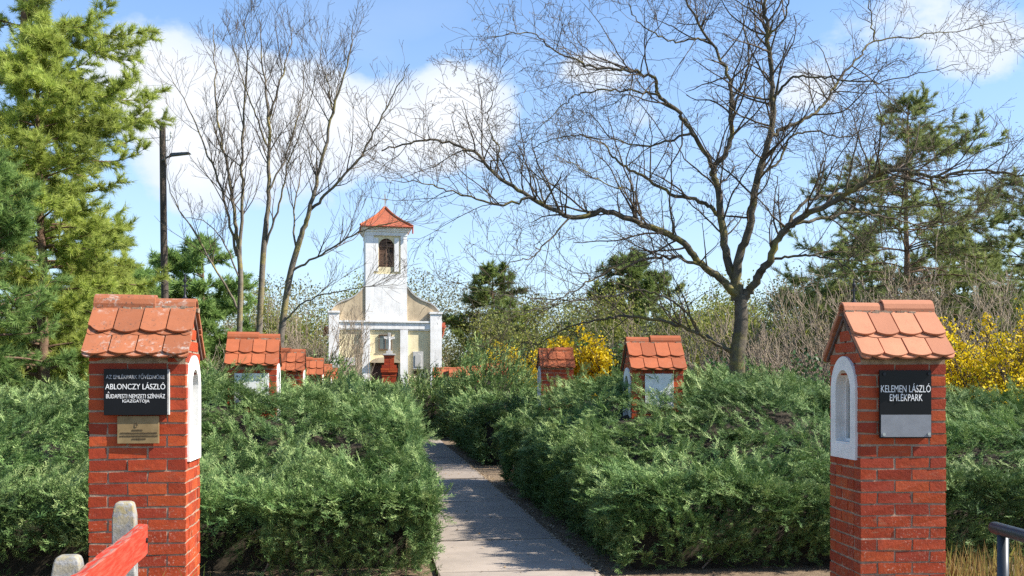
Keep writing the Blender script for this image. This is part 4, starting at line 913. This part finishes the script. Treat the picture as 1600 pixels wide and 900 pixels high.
def brick_pillar(label, loc, rz, w, dp, He, Hr, niche, seed, tile, group, fine=True, ofr=.08, niche_z=(1.125, 1.82), finial=0, plaque=None, scruffy=0):
    rng = random.Random(seed); root = thing('brick_pillar', label, 'brick pillar', loc, rz, group)
    ch = .077; j = .0036; rec = .0045; bd = .11; jt = .0125
    hw, hd = w/2, dp/2
    ro, ri = .40*dp, .235*dp; zb, ztop = niche_z; zs = ztop-ro; ob = zb+.10
    def open_half(za, zb_):
        """half width to leave free on the niche side for a course"""
        m = (ri+ro)/2
        if zb_ < zb+.03 or za > ztop-.01: return 0
        if zb_ <= zs: return m
        t = max(0, zb_-zs)
        return math.sqrt(max(0, m*m-t*t)) if t < m else 0
    br = MB(); mo = MB(); nc = int(round(He/ch))
    ztop_wall = He
    def lay(L, odd, pitch):
        seq = ([.5, 1, 1] if odd else [1, 1, .5]) if L/pitch > 2 else ([.5, 1] if odd else [1, .5])
        tot = sum(seq); x = -L/2; out = []
        for s in seq: out.append((x+jt/2, x+L*s/tot-jt/2)); x += L*s/tot
        return out
    for i in range(nc):
        z0 = i*ch; z1 = z0+ch-jt
        for a, b in lay(w+jt, i % 2, (w+jt)/2.5):
            sh = rng.uniform(-.004, .004) if a > -hw+.02 else 0
            br.box(a, b, -hd+rng.uniform(-.002, .001), -hd+bd, z0, z1, 0, j, rng)
            br.box(a, b, hd-bd, hd, z0, z1, 0, j, rng)
        sl = dp-2*bd-jt
        for s in (-1, 1):
            oh = open_half(z0, z1) if s == niche else 0
            for a, b in lay(sl, (i+1) % 2, sl/1.5):
                segs = [(a, b)] if not oh else [(a, min(b, -oh)), (max(a, oh), b)]
                for p, q in segs:
                    if q-p < .012: continue
                    x0, x1 = (hw-bd, hw+rng.uniform(-.001, .002)) if s > 0 else (-hw-rng.uniform(-.001, .002), -hw+bd)
                    br.box(x0, x1, p, q, z0, z1, 0, j, rng)
    # gable courses
    sl_ = (Hr-.05-He)/(hd+ofr); i = nc; 
    while (i+1)*ch < Hr-.10:
        z0 = i*ch; z1 = z0+ch-jt; half = min(hd, (Hr-.085-z1)/sl_)
        if half > .03:
            for s in (-1, 1):
                k = max(1, int(2*half/.2)); oh = open_half(z0, z1) if s == niche else 0
                for q in range(k):
                    a, b = -half+2*half*q/k+.004, -half+2*half*(q+1)/k-.004
                    for p, r in ([(a, b)] if not oh else [(a, min(b, -oh)), (max(a, oh), b)]):
                        if r-p < .012: continue
                        x0, x1 = (hw-bd, hw) if s > 0 else (-hw, -hw+bd)
                        br.box(x0, x1, p, r, z0, z1, 0, j, rng)
        i += 1
    sh = br.build('shaft', M['brick'], root)
    # mortar core (leaves the niche free)
    c = rec
    if niche:
        x_in = .13
        a0, a1 = (-hw+c, hw-c-x_in) if niche > 0 else (-hw+c+x_in, hw-c)
        mo.box(-hw+c, hw-c, -hd+c, hd-c, -.05, zb+.05); mo.box(a0, a1, -hd+c+.0007, hd-c-.0007, zb+.0503, He)
        m_ = (ri+ro)/2; x0, x1 = (hw-c-x_in, hw-c) if niche > 0 else (-hw+c, -hw+c+x_in)
        mo.box(x0, x1, -hd+c, -m_, zb+.0505, He); mo.box(x0, x1, m_, hd-c, zb+.0505, He)
    else: mo.box(-hw+c, hw-c, -hd+c, hd-c, -.05, He)
    for s in (-1, 1):
        x0, x1 = (hw-bd, hw-c) if s > 0 else (-hw+c, -hw+bd)
        if s == niche: 
            m_ = (ri+ro)/2; zt = ztop-.02
            hf = lambda zz: (Hr-.085-zz)/sl_
            mo.prism([(-hf(He+.004), He+.004), (-m_*.5, He+.004), (-.02, ztop-.04), (-.02, Hr-.10), (-.005, Hr-.09)], lambda a, b, d: (d, a, b), x0, x1) if ztop > He else mo.prism([(-hd+c, He+.004), (hd-c, He+.004), (0, Hr-.09)], lambda a, b, d: (d, a, b), x0, x1)
            if ztop > He: mo.prism([(hf(He+.004), He+.004), (m_*.5, He+.004), (.02, ztop-.04), (.02, Hr-.10), (.005, Hr-.09)][::-1], lambda a, b, d: (d, a, b), x0, x1)
        else: mo.prism([(-hd+c, He+.004), (hd-c, He+.004), (0, Hr-.09)], lambda a, b, d: (d, a, b), x0, x1)
    mo.build('mortar', M['mortar'], root)
    # niche frame with sill, inner sash and pane
    for s in ((niche,) if niche else ()):
        fx = lambda d: s*(hw+d)
        N = 17
        def loop(r, bot): return [(-r, bot)]+[(-r, bot+(zs-bot)*t) for t in (.33, .66)]+[(-r*math.cos(a), zs+r*math.sin(a)) for a in np.linspace(0, math.pi, N)]+[(r, bot+(zs-bot)*t) for t in (.66, .33)]+[(r, bot)]
        def ring(mb, lo, li, d_front, d_out, d_in):
            n = len(lo); vs = [(fx(d_front), y, z) for y, z in lo]+[(fx(d_front), y, z) for y, z in li]+[(fx(d_out), y, z) for y, z in lo]+[(fx(d_in), y, z) for y, z in li]
            fs = []
            for i in range(n):
                k = (i+1) % n; fs += [(i, k, n+k, n+i), (2*n+i, 2*n+k, k, i), (n+i, n+k, 3*n+k, 3*n+i)]
            mb.add(vs, fs)
        mb = MB(); lo, li = loop(ro, zb), loop(ri, ob); ring(mb, lo, li, .016, -.01, -.085)
        fr = mb.build('niche_frame', M['white'], root)
        mb = MB(); l1, l2 = loop(ri, ob), loop(ri-.022, ob+.03); ring(mb, l1, l2, -.05, -.085, -.075); mb.box(*sorted((fx(-.05), fx(.012))), -ri, ri, ob-.004, ob+.012); mb.build('sash', M['white'], fr)
        mb = MB(); l2 = loop(ri-.018, ob+.026); mb.add([(fx(-.07), y, z) for y, z in l2], [tuple(range(len(l2)))]); mb.build('pane', M['glass'], fr)
    # roof: bedding, tiles front and back, ridge caps
    ang = math.atan2(Hr-.045-He, hd+ofr); Ls = math.hypot(Hr-.045-He, hd+ofr); vo = .03
    bed = MB(); bed.prism([(-hd-ofr+.02, He-.012), (hd+ofr-.02, He-.012), (0, Hr-.075)][::1], lambda a, b, d: (d, a, b), -hw+.002, hw-.002) if False else None
    for sy in (-1, 1):
        bv = []
        for x in (-hw-.012, hw+.012):
            for q, t in ((0, -.012), (Ls-.035, -.012), (Ls-.035, -.034), (0, -.034)):
                bv.append((x, sy*(q*math.cos(ang)+t*math.sin(ang)), Hr-.045-q*math.sin(ang)+t*math.cos(ang)))
        bed.add(bv, [(0, 1, 2, 3), (7, 6, 5, 4), (0, 4, 5, 1), (1, 5, 6, 2), (2, 6, 7, 3), (3, 7, 4, 0)])
    rf = bed.build('roof', M['tile_under'], root)
    tl = MB(); nt = 4; x0, x1 = -hw-vo, hw+vo; tw = (x1-x0)/nt; th = .014
    def lay_tile(xa, xb, s0, s1, sy, lift0, lift1, chip=0):
        n = 8; g = .0045; xa += g; xb -= g; sag = .028+rng.uniform(-.004, .004); skew = rng.uniform(-.006, .006)
        out = [(xb, s0), (xa, s0)]+[(xa+(xb-xa)*k/n, s1-sag+sag*math.sin(math.pi*k/n)**.8+skew*(k/n-.5)) for k in range(n+1)]
        if chip: 
            for q in range(2, 2+4): out[q] = (out[q][0], out[q][1]-.045*(5-q+1)/4*rng.uniform(.6, 1))
        dl = rng.uniform(-.003, .003)
        def fn(a, b, d):
            f = (b-s0)/(s1-s0); t = lift0+(lift1-lift0)*f+d+dl*f
            y = b*math.cos(ang)+t*math.sin(ang); return (a, sy*y, Hr-.045-b*math.sin(ang)+t*math.cos(ang))
        tl.prism(out if sy < 0 else out[::-1], fn, 0, th)
    mid = .60*Ls
    for sy in (-1, 1):
        for k in range(-1, nt):                                               # under-course, half a tile aside
            a, b = max(x0, x0+(k+.5)*tw), min(x1, x0+(k+1.5)*tw)
            if b-a > .03: lay_tile(a, b, mid-.05, Ls+.006, sy, .0, .004); lay_tile(a, b, .05, mid+.014, sy, .018, .020)
        for k in range(nt):
            a = x0+k*tw
            lay_tile(a, a+tw, mid-.09, Ls-.004+rng.uniform(-.004, .004), sy, .012, .020)
            lay_tile(a, a+tw, .025, mid+rng.uniform(-.005, .005), sy, .030, .037, chip=(scruffy and k == 0 and sy < 0))
    tl.build('roof_tiles', M[tile], rf)
    cutx = x0+(x1-x0)*(.47 if niche < 0 else .57)
    order = [(x0+.005, cutx+.02), (cutx-.02, x1-.005)]
    for q, (a, b) in enumerate(order):
        cap = MB(); big = (q == 1) if niche < 0 else (q == 0)
        n = 9; R0 = .070 if big else .060; zc = Hr-.048; up = .010 if big else 0
        vs = []
        for x, rr in ((a, R0+.003*(q == 0)), (b, R0)):
            for r in (rr, rr-.013):
                vs += [(x, -r*math.cos(t)*1.0, zc+up+r*math.sin(t)*1.15) for t in np.linspace(-.25, math.pi+.25, n)]
        fs = []
        for k in range(n-1):
            fs += [(k, k+1, 2*n+k+1, 2*n+k), (n+k+1, n+k, 3*n+k, 3*n+k+1), (k+1, k, n+k, n+k+1), (2*n+k, 2*n+k+1, 3*n+k+1, 3*n+k)]
        fs += [(0, 2*n, 3*n, n), (n-1, 2*n-1, 4*n-1, 3*n-1)]
        cap.add(vs, fs); cap.build('ridge_tile', M[tile], rf, .002)
    if fine:
        mm = MB()
        for sy in (-1, 1):
            for k in range(26):
                x = x0+.02+(x1-x0-.04)*(k+rng.random())/26; s_ = .048+rng.uniform(-.01, .008); r = rng.uniform(.008, .017)
                y = sy*s_*math.cos(ang)+sy*.03*math.sin(ang); z = Hr-.045-s_*math.sin(ang)+.03*math.cos(ang); mm.box(x-r*1.6, x+r*1.6, y-r, y+r, z-r, z+r, 0, .006, rng)
        mm.build('ridge_mortar', M['mortar'], rf)
    if finial is not None and finial is not False:
        f = MB(); fx_ = finial; zt = Hr+.02
        f.lathe([(.022, zt-.03), (.022, zt+.005), (.012, zt+.012), (.007, zt+.03), (.006, zt+.11), (.012, zt+.115), (.014, zt+.13), (.006, zt+.14), (.005, zt+.165), (.001, zt+.17)], 10, (fx_, .03)); f.box(fx_-.019, fx_+.019, .025, .035, zt+.084, zt+.094)
        f.build('finial', M['iron'], root)
    return root
def plaque(root, name, x0, x1, z0, z1, y, th, mat, label=None, bevel=.002):
    m = MB(); m.box(x0, x1, y-th, y, z0, z1); o = m.build(name, mat, root, bevel)
    if label: o['label'] = label
    return o
def lettering(par, s, xc, z, width, height, y, mat='letter'):
    me = text_mesh(s, width, height); o = link('lettering', me, M[mat], par); o.location = (xc, y, z); return o
gP = 'brick pillars with tiled roofs lining the path'
# right gate pillar: front-left edge at photo column 1345, front face 8.. m away
def pillar_at(px_fl, z_fl, rz, w, dp):
    fl = Vector(((px_fl-800)/F*z_fl, z_fl, 0)); c, s = math.cos(rz), math.sin(rz)
    return fl+Vector((c, s, 0))*(w/2)+Vector((-s, c, 0))*(dp/2)
rzR, wR, dR = math.radians(2.6), .57, .567
pr = brick_pillar('right gate pillar with pale roof tiles, white arched niche on its side and the half black half grey plate', pillar_at(1345, 6.72, rzR, wR, dR), rzR, wR, dR, 1.79, 2.165, -1, 7, 'tile', gP, finial=-.21)
sR = 6.72/F
def rx(px): return (px-1411.5)*sR
def rzz(py): return EYE+(HZ-py)*sR
yF = -dR/2
pq = plaque(pr, 'name_plate', rx(1371), rx(1453.5), rzz(684.5), rzz(578.5), yF-.014, .012, M['granite'], 'black plate with white capitals, its bottom third a bare grey sheet')
lettering(pq, 'KELEMEN LÁSZLÓ', (rx(1373)+rx(1452))/2, rzz(613), rx(1452)-rx(1373), (613-599)*sR, yF-.027)
lettering(pq, 'EMLÉKPARK', (rx(1387)+rx(1439))/2, rzz(626.5), rx(1439)-rx(1387), (627-613.5)*sR, yF-.027)
m = MB(); m.box(rx(1373), rx(1452.5), yF-.0295, yF-.0262, rzz(682.5), rzz(648)); m.build('grey_sheet', M['grey_metal'], pq)
for px, py in ((1378, 584.5), (1449, 584), (1377.5, 678.5), (1449, 678)):
    m = MB(); m.box(rx(px)-.008, rx(px)+.008, yF-.0145, yF-.001, rzz(py)-.008, rzz(py)+.008)
    m.add([(rx(px)+.011*math.cos(a), yF-.026-d, rzz(py)+.011*math.sin(a)) for d in (0, .009) for a in np.arange(8)*math.pi/4], [tuple(range(8, 16)), ]+[(i, (i+1) % 8, 8+(i+1) % 8, 8+i) for i in range(8)])
    m.build('bolt', M['steel'] if py > 600 else M['iron'], pq)

rzL, wL, dL = math.radians(8), .597, .555
pl = brick_pillar('left gate pillar with lichen-spotted weathered roof tiles, a black plate and a bronze plate below it', pillar_at(138.5, 6.5, rzL, wL, dL), rzL, wL, dL, 1.795, 2.18, 1, 9, 'tile_old', gP, finial=.24, scruffy=1)
sL = 6.54/F*1.01
def lx(px): return (px-214)*sL
def lz(py): return EYE+(HZ-py)*sL
yF = -dL/2
pq = plaque(pl, 'name_plate', lx(166.5), lx(260), lz(648), lz(577), yF-.03, .014, M['granite'], 'black stone plate with white small capitals')
m = MB(); m.box(lx(167), lx(262.5), yF-.030, yF-.004, lz(647.5), lz(577.5)); m.build('backing', M['stone'], pq)
yl = yF-.0445
lettering(pq, 'AZ EMLÉKPARK FŐVÉDNÖKE', lx(213), lz(592.4), lx(256.5)-lx(170), 8.2*sL, yl, 'letter_faded')
lettering(pq, 'ABLONCZY LÁSZLÓ', lx(213), lz(608.4), lx(257.5)-lx(169), 10.8*sL, yl)
lettering(pq, 'A', lx(173.5), lz(614.5), .012, .012, yl)
lettering(pq, 'BUDAPESTI NEMZETI SZÍNHÁZ', lx(213.5), lz(622.2), lx(257)-lx(170), 8.2*sL, yl)
lettering(pq, 'IGAZGATÓJA', lx(214), lz(630), lx(234)-lx(194), 7.2*sL, yl)
pb = plaque(pl, 'bronze_plate', lx(185), lx(247), lz(692), lz(649.5), yF-.012, .012, M['bronze'], 'small dull bronze plate with worn raised text')
m = MB(); rng = random.Random(4)
for py, a, b in ((671.5, 207, 222), (676, 190, 243), (680.5, 189, 244), (685, 207, 226)):
    x = lx(a)
    while x < lx(b):
        l = rng.uniform(.003, .008); m.box(x, x+l, yF-.0262, yF-.023, lz(py)-.004+rng.uniform(0, .001), lz(py)+.004+rng.uniform(0, .002)); x += l+rng.uniform(.002, .004)
P_ = [(lx(213)+.009*math.cos(a)*(1+.2*math.cos(3*a)), lz(663.5)+.014*math.sin(a)) for a in np.linspace(0, 5.5, 12)]
m.tube([(a, yF-.025, b) for a, b in P_], .0022, 5); m.build('relief_text', M['bronze_dark'], pb)

# farther pillars of both rows
def far(label, px, z, rz, side, seed, k=1.0, Hr=2.28, proto=None, grp=gP):
    p = W(px, HZ, z); return brick_pillar(label, (p.x, p.y, 0), rz, .60*k, .57*k, Hr-.40, Hr, side, seed, 'tile_far', grp, fine=True, niche_z=(1.15, Hr-.36), finial=False)
a1 = far('tiled brick pillar with a white plate, second in the left row', 397, 13.1, TH+.02, 1, 21)
m = plaque(a1, 'white_plate', -.21, .21, 1.42, 1.79, -.57/2-.004, .02, M['white'], 'plain white stone plate with one dark screw')
mm = MB(); mm.box(-.186, -.166, -.57/2-.03, -.57/2-.02, 1.742, 1.762); mm.build('screw', M['iron'], m)
def copy_tree(o, loc, rz, label, par=None, scale=None):
    c = o.copy(); COL.objects.link(c)
    if par: c.parent = par
    else:
        c.location = loc; c.rotation_euler = (0, 0, rz); c['label'] = label
        if scale: c.scale = (scale,)*3
    for ch in o.children: copy_tree(ch, None, 0, None, c)
    return c
a2 = far('tiled brick pillar without a plate, third in the left row', 449, 18.7, TH, 1, 22, 1.0, 2.30)
for px, z, lb, s in ((484, 24.2, 'small tiled brick pillar, fourth in the left row', 1.0), (501, 30.0, 'small tiled brick pillar, fifth in the left row', 1.0), (513, 35.5, 'smallest tiled brick pillar, nearest the chapel in the left row', 1.0)):
    p = W(px, HZ, z); copy_tree(a2, (p.x, p.y, 0), TH, lb, scale=s)
b1 = far('tiled brick pillar half sunk in juniper with a pale plate, left of the bare trunk', 1020, 12.8, TH*.5, -1, 23, 1.06, 2.22)
m = plaque(b1, 'white_plate', -.16, .19, 1.36, 1.78, -.57*1.06/2-.004, .02, M['white'], 'pale stone plate half hidden by juniper')
b2 = far('tiled brick pillar without a plate beside the yellow bush', 868, 21.4, TH*.7, -1, 24, 1.12, 2.42)
for px, z, lb, rz in ((776, 34.2, 'tiled brick pillar roof just showing beside the far yellow bush', TH), (737, 38.5, 'tiled brick pillar roof just showing right of the pair by the chapel', TH), (715, 41.0, 'right one of the two touching tiled pillars by the chapel corner', TH), (690, 41.2, 'left one of the two touching tiled pillars by the chapel corner', TH)):
    p = W(px, HZ, z); copy_tree(b2, (p.x, p.y, 0), rz, lb)

# brick column with crucifix in front of the chapel
def cross_column():
    z = 35.0; p = W(608, HZ, z); sc = F/z; H = lambda py: (HZ-py)/sc+EYE
    root = thing('cross_column', 'red brick column with a stepped cap carrying a white stone crucifix, before the chapel door', 'wayside cross', p-Vector((0, 0, EYE)), TH)
    b = MB(); rng = random.Random(8)
    def ring(z0, z1, h):
        n = max(1, int(round((z1-z0)/.075)))
        for i in range(n):
            a = z0+(z1-z0)*i/n; c = z0+(z1-z0)*(i+1)/n-.008
            q = h*rng.uniform(-.15, .15)
            b.box(-h, q-.004, -h, h, a, c, 0, .002, rng); b.box(q+.004, h, -h, h, a, c, 0, .002, rng)
    ring(0, .5, .36); ring(.5, H(595), .27); ring(H(595), H(588), .235); ring(H(588), H(582), .25); ring(H(582), H(575), .28); ring(H(575), H(570), .25); ring(H(570), H(558), .17); ring(H(558), H(555.5), .18)
    b.build('shaft', M['brick'], root)
    m = MB(); m.box(-.15, .15, -.15, .15, .1, H(557)); m.build('mortar', M['mortar'], root)
    m = MB(); m.box(-.21, .21, -.21, .21, H(555.5), H(553)); m.build('cap_slab', M['stone'], root, .01)
    c = MB(); zt = H(553); c.box(-.05, .05, -.05, .05, zt, zt+.72); c.box(-.19, .19, -.048, .048, zt+.50, zt+.59); c.box(-.11, .11, -.10, .10, zt, zt+.10)
    co = c.build('crucifix', M['stone'], root, .012)
    f = MB(); f.tube([(0, -.09, zt+.16), (.005, -.10, zt+.28), (0, -.10, zt+.40), (0, -.095, zt+.49)], [.02, .03, .036, .034], 8); f.lathe([(.005, zt+.50), (.028, zt+.52), (.03, zt+.55), (.012, zt+.58)], 8, (0, -.10))
    for s in (-1, 1): f.tube([(0, -.09, zt+.47), (s*.09, -.085, zt+.51), (s*.18, -.075, zt+.545)], [.018, .014, .011], 6)
    f.build('corpus', M['white'], co)
cross_column()

# ------------------------------------------------------------------ lamp pole
def lamp_pole():
    z = 30.0; p = W(257, HZ, z); sc = F/z; H = lambda py: (HZ-py)/sc+EYE
    root = thing('lamp_pole', 'tall dark wooden pole with a street lamp arm, behind the left gate pillar', 'street lamp', (p.x, p.y, 0))
    m = MB(); m.tube([(.06, 0, -.1), (.04, 0, 3), (-.02, 0, 6), (-.06, 0, H(192))], [.125, .115, .1, .09], 12); m.build('pole', M['pole'], root)
    a = MB(); a.tube([(-.02, -.09, H(252)), (.12, -.12, H(247)), (.25, -.14, H(245.5))], .03, 8); a.build('arm', M['lamp'], root)
    h = MB(); x0, x1, zc = .18, .82, H(244)
    h.add([(x0, -.20, zc-.05), (x1, -.22, zc+.03), (x1, -.06, zc+.03), (x0, -.08, zc-.05), (x0+.05, -.18, zc+.06), (x1-.06, -.19, zc+.09), (x1-.06, -.09, zc+.09), (x0+.05, -.10, zc+.06)], [(0, 3, 2, 1), (4, 5, 6, 7), (0, 1, 5, 4), (1, 2, 6, 5), (2, 3, 7, 6), (3, 0, 4, 7)])
    h.build('lamp_head', M['lamp'], root, .015)
    i = MB(); i.tube([(-.05, 0, H(220)), (.16, -.02, H(219)), (.2, -.02, H(214))], .014, 6); i.lathe([(.03, H(215)), (.045, H(212)), (.03, H(210)), (.04, H(208)), (.015, H(205))], 8, (.2, -.02)); i.build('insulator', M['white'], root)
lamp_pole()
def wires():
    for k, (za, zb, lb) in enumerate(((8.6, 8.9, 'thin overhead wire sagging left from the wooden lamp pole'), )):
        a = W(262, 214, 30); pts = []
        b = Vector((-26, 26, 8.2))
        for i in range(17):
            t = i/16; q = a.lerp(b, t); q.z -= .5*math.sin(math.pi*t); pts.append(q)
        m = MB(); m.tube(pts, .008, 4); tag(m.build('overhead_wire', M['iron']), lb, 'wire')
wires()

# ------------------------------------------------------------------ foreground fence, railing, grasses
def red_fence():
    a = Vector((-2.0, 5.62, 0)); d = Vector((.30, -1.56, 0)).normalized(); n = Vector((d.y, -d.x, 0))      # n points left, away from the path
    root = thing('wooden_fence', 'flaking red plank on lichened concrete posts before the left gate pillar', 'fence', a, math.atan2(d.x, -d.y))
    # local axes: -y runs along the plank towards the viewer, +x towards the path
    m = MB(); rng = random.Random(6); L = 2.6; N = 26; t = .045; z0, z1 = .695, .858
    vs = []
    for i in range(N+1):
        y = -L*i/N; w_ = .004*math.sin(i*1.3)+rng.uniform(-.002, .002)
        vs += [(-t, y, z0+rng.uniform(-.003, .003)), (0+w_*.5, y, z0+rng.uniform(-.003, .003)), (0+w_*.5, y, z1-.004+rng.uniform(-.003, .003)), (-.006, y, z1+rng.uniform(-.003, .003)), (-t, y, z1+rng.uniform(-.004, .004))]
    fs = [(4, 3, 2, 1, 0), tuple(N*5+k for k in range(5))]
    for i in range(N):
        for k in range(5): fs.append((i*5+k, i*5+(k+1) % 5, i*5+5+(k+1) % 5, i*5+5+k))
    m.add(vs, fs); m.build('plank', M['redwood'], root)
    for y in (-.06, -1.32):
        bt = MB(); bt.add([(d, y+.014*math.cos(a), .775+.014*math.sin(a)) for d in (.0, .010) for a in np.arange(8)*math.pi/4], [tuple(range(8, 16))]+[(i, (i+1) % 8, 8+(i+1) % 8, 8+i) for i in range(8)]); bt.build('bolt', M['iron'], root)
    for y, h, dx in ((-.02, .985, 0), (-1.32, .90, .0)):
        p = MB(); w0, w1 = .066, .050; x = -t-.07+dx
        prof = [(w0, -.1), (w1+.008, h-.08), (w1, h-.025), (w1*.86, h-.006), (w1*.6, h)]
        vs = []
        for r, zz in prof: vs += [(x-r, y-r*.9, zz), (x+r, y-r*.9, zz), (x+r, y+r*.9, zz), (x-r, y+r*.9, zz)]
        fs = [(0, 3, 2, 1), (16, 17, 18, 19)]+[(q*4+k, q*4+(k+1) % 4, q*4+4+(k+1) % 4, q*4+4+k) for q in range(4) for k in range(4)]
        p.add(vs, fs); p.build('post', M['concrete'], root, .006)
red_fence()
def railing():
    b = W(1567, HZ, 5.5); root = thing('metal_railing', 'dark painted tubular railing cut off at the lower right corner', 'railing', (b.x, b.y, 0))
    z = .842; m = MB(); P = [(-.01, .07, z)]+[(-.01+.002*i, .07-.24*i, z) for i in range(1, 9)]
    m.tube([(-.012, .095, z-.004), (-.011, .085, z)]+P[0:], [.018, .030]+[.034]*len(P), 14); m.build('top_rail', M['pipe'], root, smooth=True)
    for y in (0, -1.7):
        m = MB(); m.tube([(0, y, -.1), (0, y, z-.02)], .030, 14); m.build('post', M['pipe'], root, smooth=True)
    m = MB(); m.tube([(0, -.02, .45), (.01, -1.68, .45)], .02, 10); m.build('lower_rail', M['pipe'], root, smooth=True)
railing()
def blades(name, label, cx, cy, sx, sy, n, hmin, hmax, mat, seed, cat_, w=.006, lean=.25, z=0):
    rg = np.random.default_rng(seed); P = np.stack([cx+rg.normal(0, 1, n)*sx, cy+rg.normal(0, 1, n)*sy, np.full(n, z)], 1) if False else np.stack([cx+rg.uniform(-1, 1, n)*sx, cy+rg.uniform(-1, 1, n)*sy, np.full(n, z*1.0)], 1)
    a = rg.uniform(0, 6.283, n); l = rg.uniform(hmin, hmax, n); ln = rg.normal(0, lean, (n, 2)); s = np.stack([np.cos(a), np.sin(a), np.zeros(n)], 1)*w
    mid = P+np.stack([ln[:, 0]*l*.3, ln[:, 1]*l*.3, l*.6], 1); tip = P+np.stack([ln[:, 0]*l, ln[:, 1]*l, l*.97], 1)
    V = np.stack([P-s, P+s, mid+s*.7, tip, mid-s*.7], 1).reshape(-1, 3); i = np.arange(n)[:, None]*5
    o = link(name, np_mesh(name, V, [np.concatenate([i, i+1, i+2, i+3, i+4], 1)]), mat)
    return tag(o, label, cat_, kind='stuff')
blades('dry_grass', 'straw-coloured dry grass standing behind the tubular railing', 3.5, 7.35, .75, .5, 1500, .22, .50, M['drygrass'], 31, 'dry grass', .006, .12)
blades('grass', 'green grass blades at the foot of the left gate pillar', -2.15, 6.15, .3, .18, 60, .35, .60, M['grass'], 32, 'grass', .006, .35)
